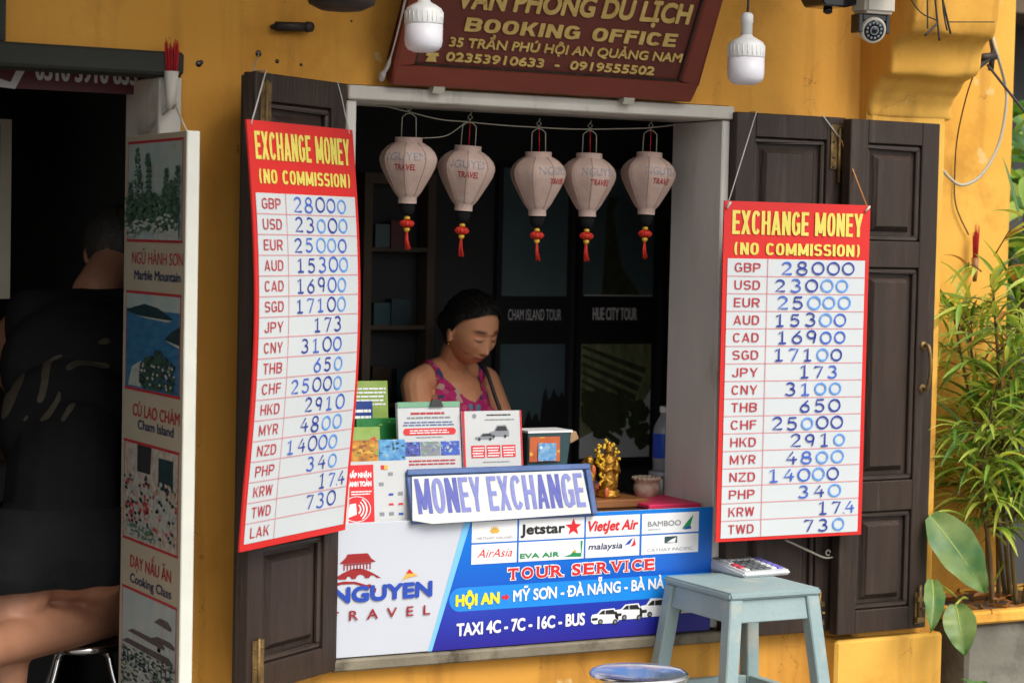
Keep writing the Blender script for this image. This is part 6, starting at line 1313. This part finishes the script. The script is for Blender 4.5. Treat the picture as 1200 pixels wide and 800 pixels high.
# arms: left elbow out at frame edge, right arm down to the desk
ls, rs = sk(38, 372, .58), sk(150, 368, .60)
mb.cone(sk(96, 372, .60), .062, ls, .062); mb.cone(sk(96, 372, .60), .062, rs, .06)
le = sk(-2, 412, .84); lwr = Vector((le.x+.16, 1.03, 1.07)); mb.cone(ls, .056, le, .044); mb.cone(le, .042, lwr, .03); hand(mb, lwr, (.3, .9, -.3), (0, 0, -1), .3)
re = sk(150, 490, .68); rwr = Vector((re.x+.04, 1.0, 1.07)); mb.cone(rs, .058, re, .046); mb.cone(re, .043, rwr, .03); hand(mb, rwr, (-.2, .9, -.3), (0, 0, -1), .3)
# right leg: thigh straight down, knee on the stool, shin lying back to the left
SZ = ZC
kn_ = Vector((STL[0]+.075, STL[1]+.02, SZ+.066)); mb.cone(sk(110, 660, .26), .092, kn_+Vector((0, .0, .02)), .066); ank = sk(-35, 738, .02); ank.z = kn_.z-.01
mb.cone(kn_, .064, kn_.lerp(ank, .4)+Vector((0, 0, .004)), .062); mb.cone(kn_.lerp(ank, .4)+Vector((0, 0, .004)), .062, ank, .040); mb.cone(ank, .04, ank+Vector((-.12, -.03, -.02)), .03)
lk = sk(8, 735, .20); la = Vector((lk.x-.02, .24, .19)); mb.cone(sk(30, 655, .24), .092, lk, .062); mb.cone(lk, .06, la, .04); mb.cone(la, .04, la+Vector((.0, .14, -.03)), .034)
pp = thing('person', 'person in black tank top and shorts in the doorway, one knee on a stool', 'person', (pel.x, .25, .12))
me = remeshed(mb, .0065, 6)
axis_ = (chest-pel)
def tankm(c, n_):
    if c.z < pel.z+.06 or c.z > neckp.z+.01: return False
    ad = (le-ls).normalized(); ta = (c-ls).dot(ad)
    if (ta > .0 and (c-ls-ad*ta).length < .085) or (c-rs).length < .05: return False
    f = (c.z-pel.z)/(neckp.z-pel.z); cx = pel.x+(neckp.x-pel.x)*f
    return abs(c.x-cx) < .25 and c.y < .84 and not (c-le).length < .16 and not (c-re).length < .10
tk = tomesh(shell(me, tankm, .010))
sh_ = MB(); sh_.ell(pel+Vector((0, 0, .03)), (.20, .145, .15), 24); sh_.cone(pel+Vector((.03, -.01, -.01)), .155, kn_+Vector((.0, .0, .115)), .105); sh_.cone(pel+Vector((-.06, 0, -.01)), .15, lk+Vector((.0, .0, .12)), .10)
sm_ = remeshed(sh_, .008, 4); zc = sk(80, 684, .2).z
st_ = tomesh(shell(sm_, lambda c, n_: c.z > zc+.012*noise.noise(c*14) and c.z < pel.z+.10, .0))
place('tank_top', tk, 'tank_black', pp); so_ = place('shorts', st_, 'black_cloth', pp)
hc2 = hair_cap(HD_, .045, -.05, .008, 3); place('hair', tomesh(hc2), 'hair_brown', pp)
# olive print across the shoulder blades
def prt(c, n_):
    if not tankm(c, n_) or c.y > chest.y: return False
    u = (c.x-chest.x)/.19; v = (c.z-chest.z)/.19
    if abs(v-u*.9-.25) > .42: return False
    return math.sin(22*(v-u*.9)+5*math.sin(4*u)+4*noise.noise(c*9)) > .5 and noise.noise(c*16+Vector((3, 0, 0))) > -.12 and c.x < chest.x+.04 and c.z > chest.z-.12
place('feather_print', tomesh(shell(me, prt, .0118)), 'print_olive', pp)
place('body', me, 'skin_man', pp)
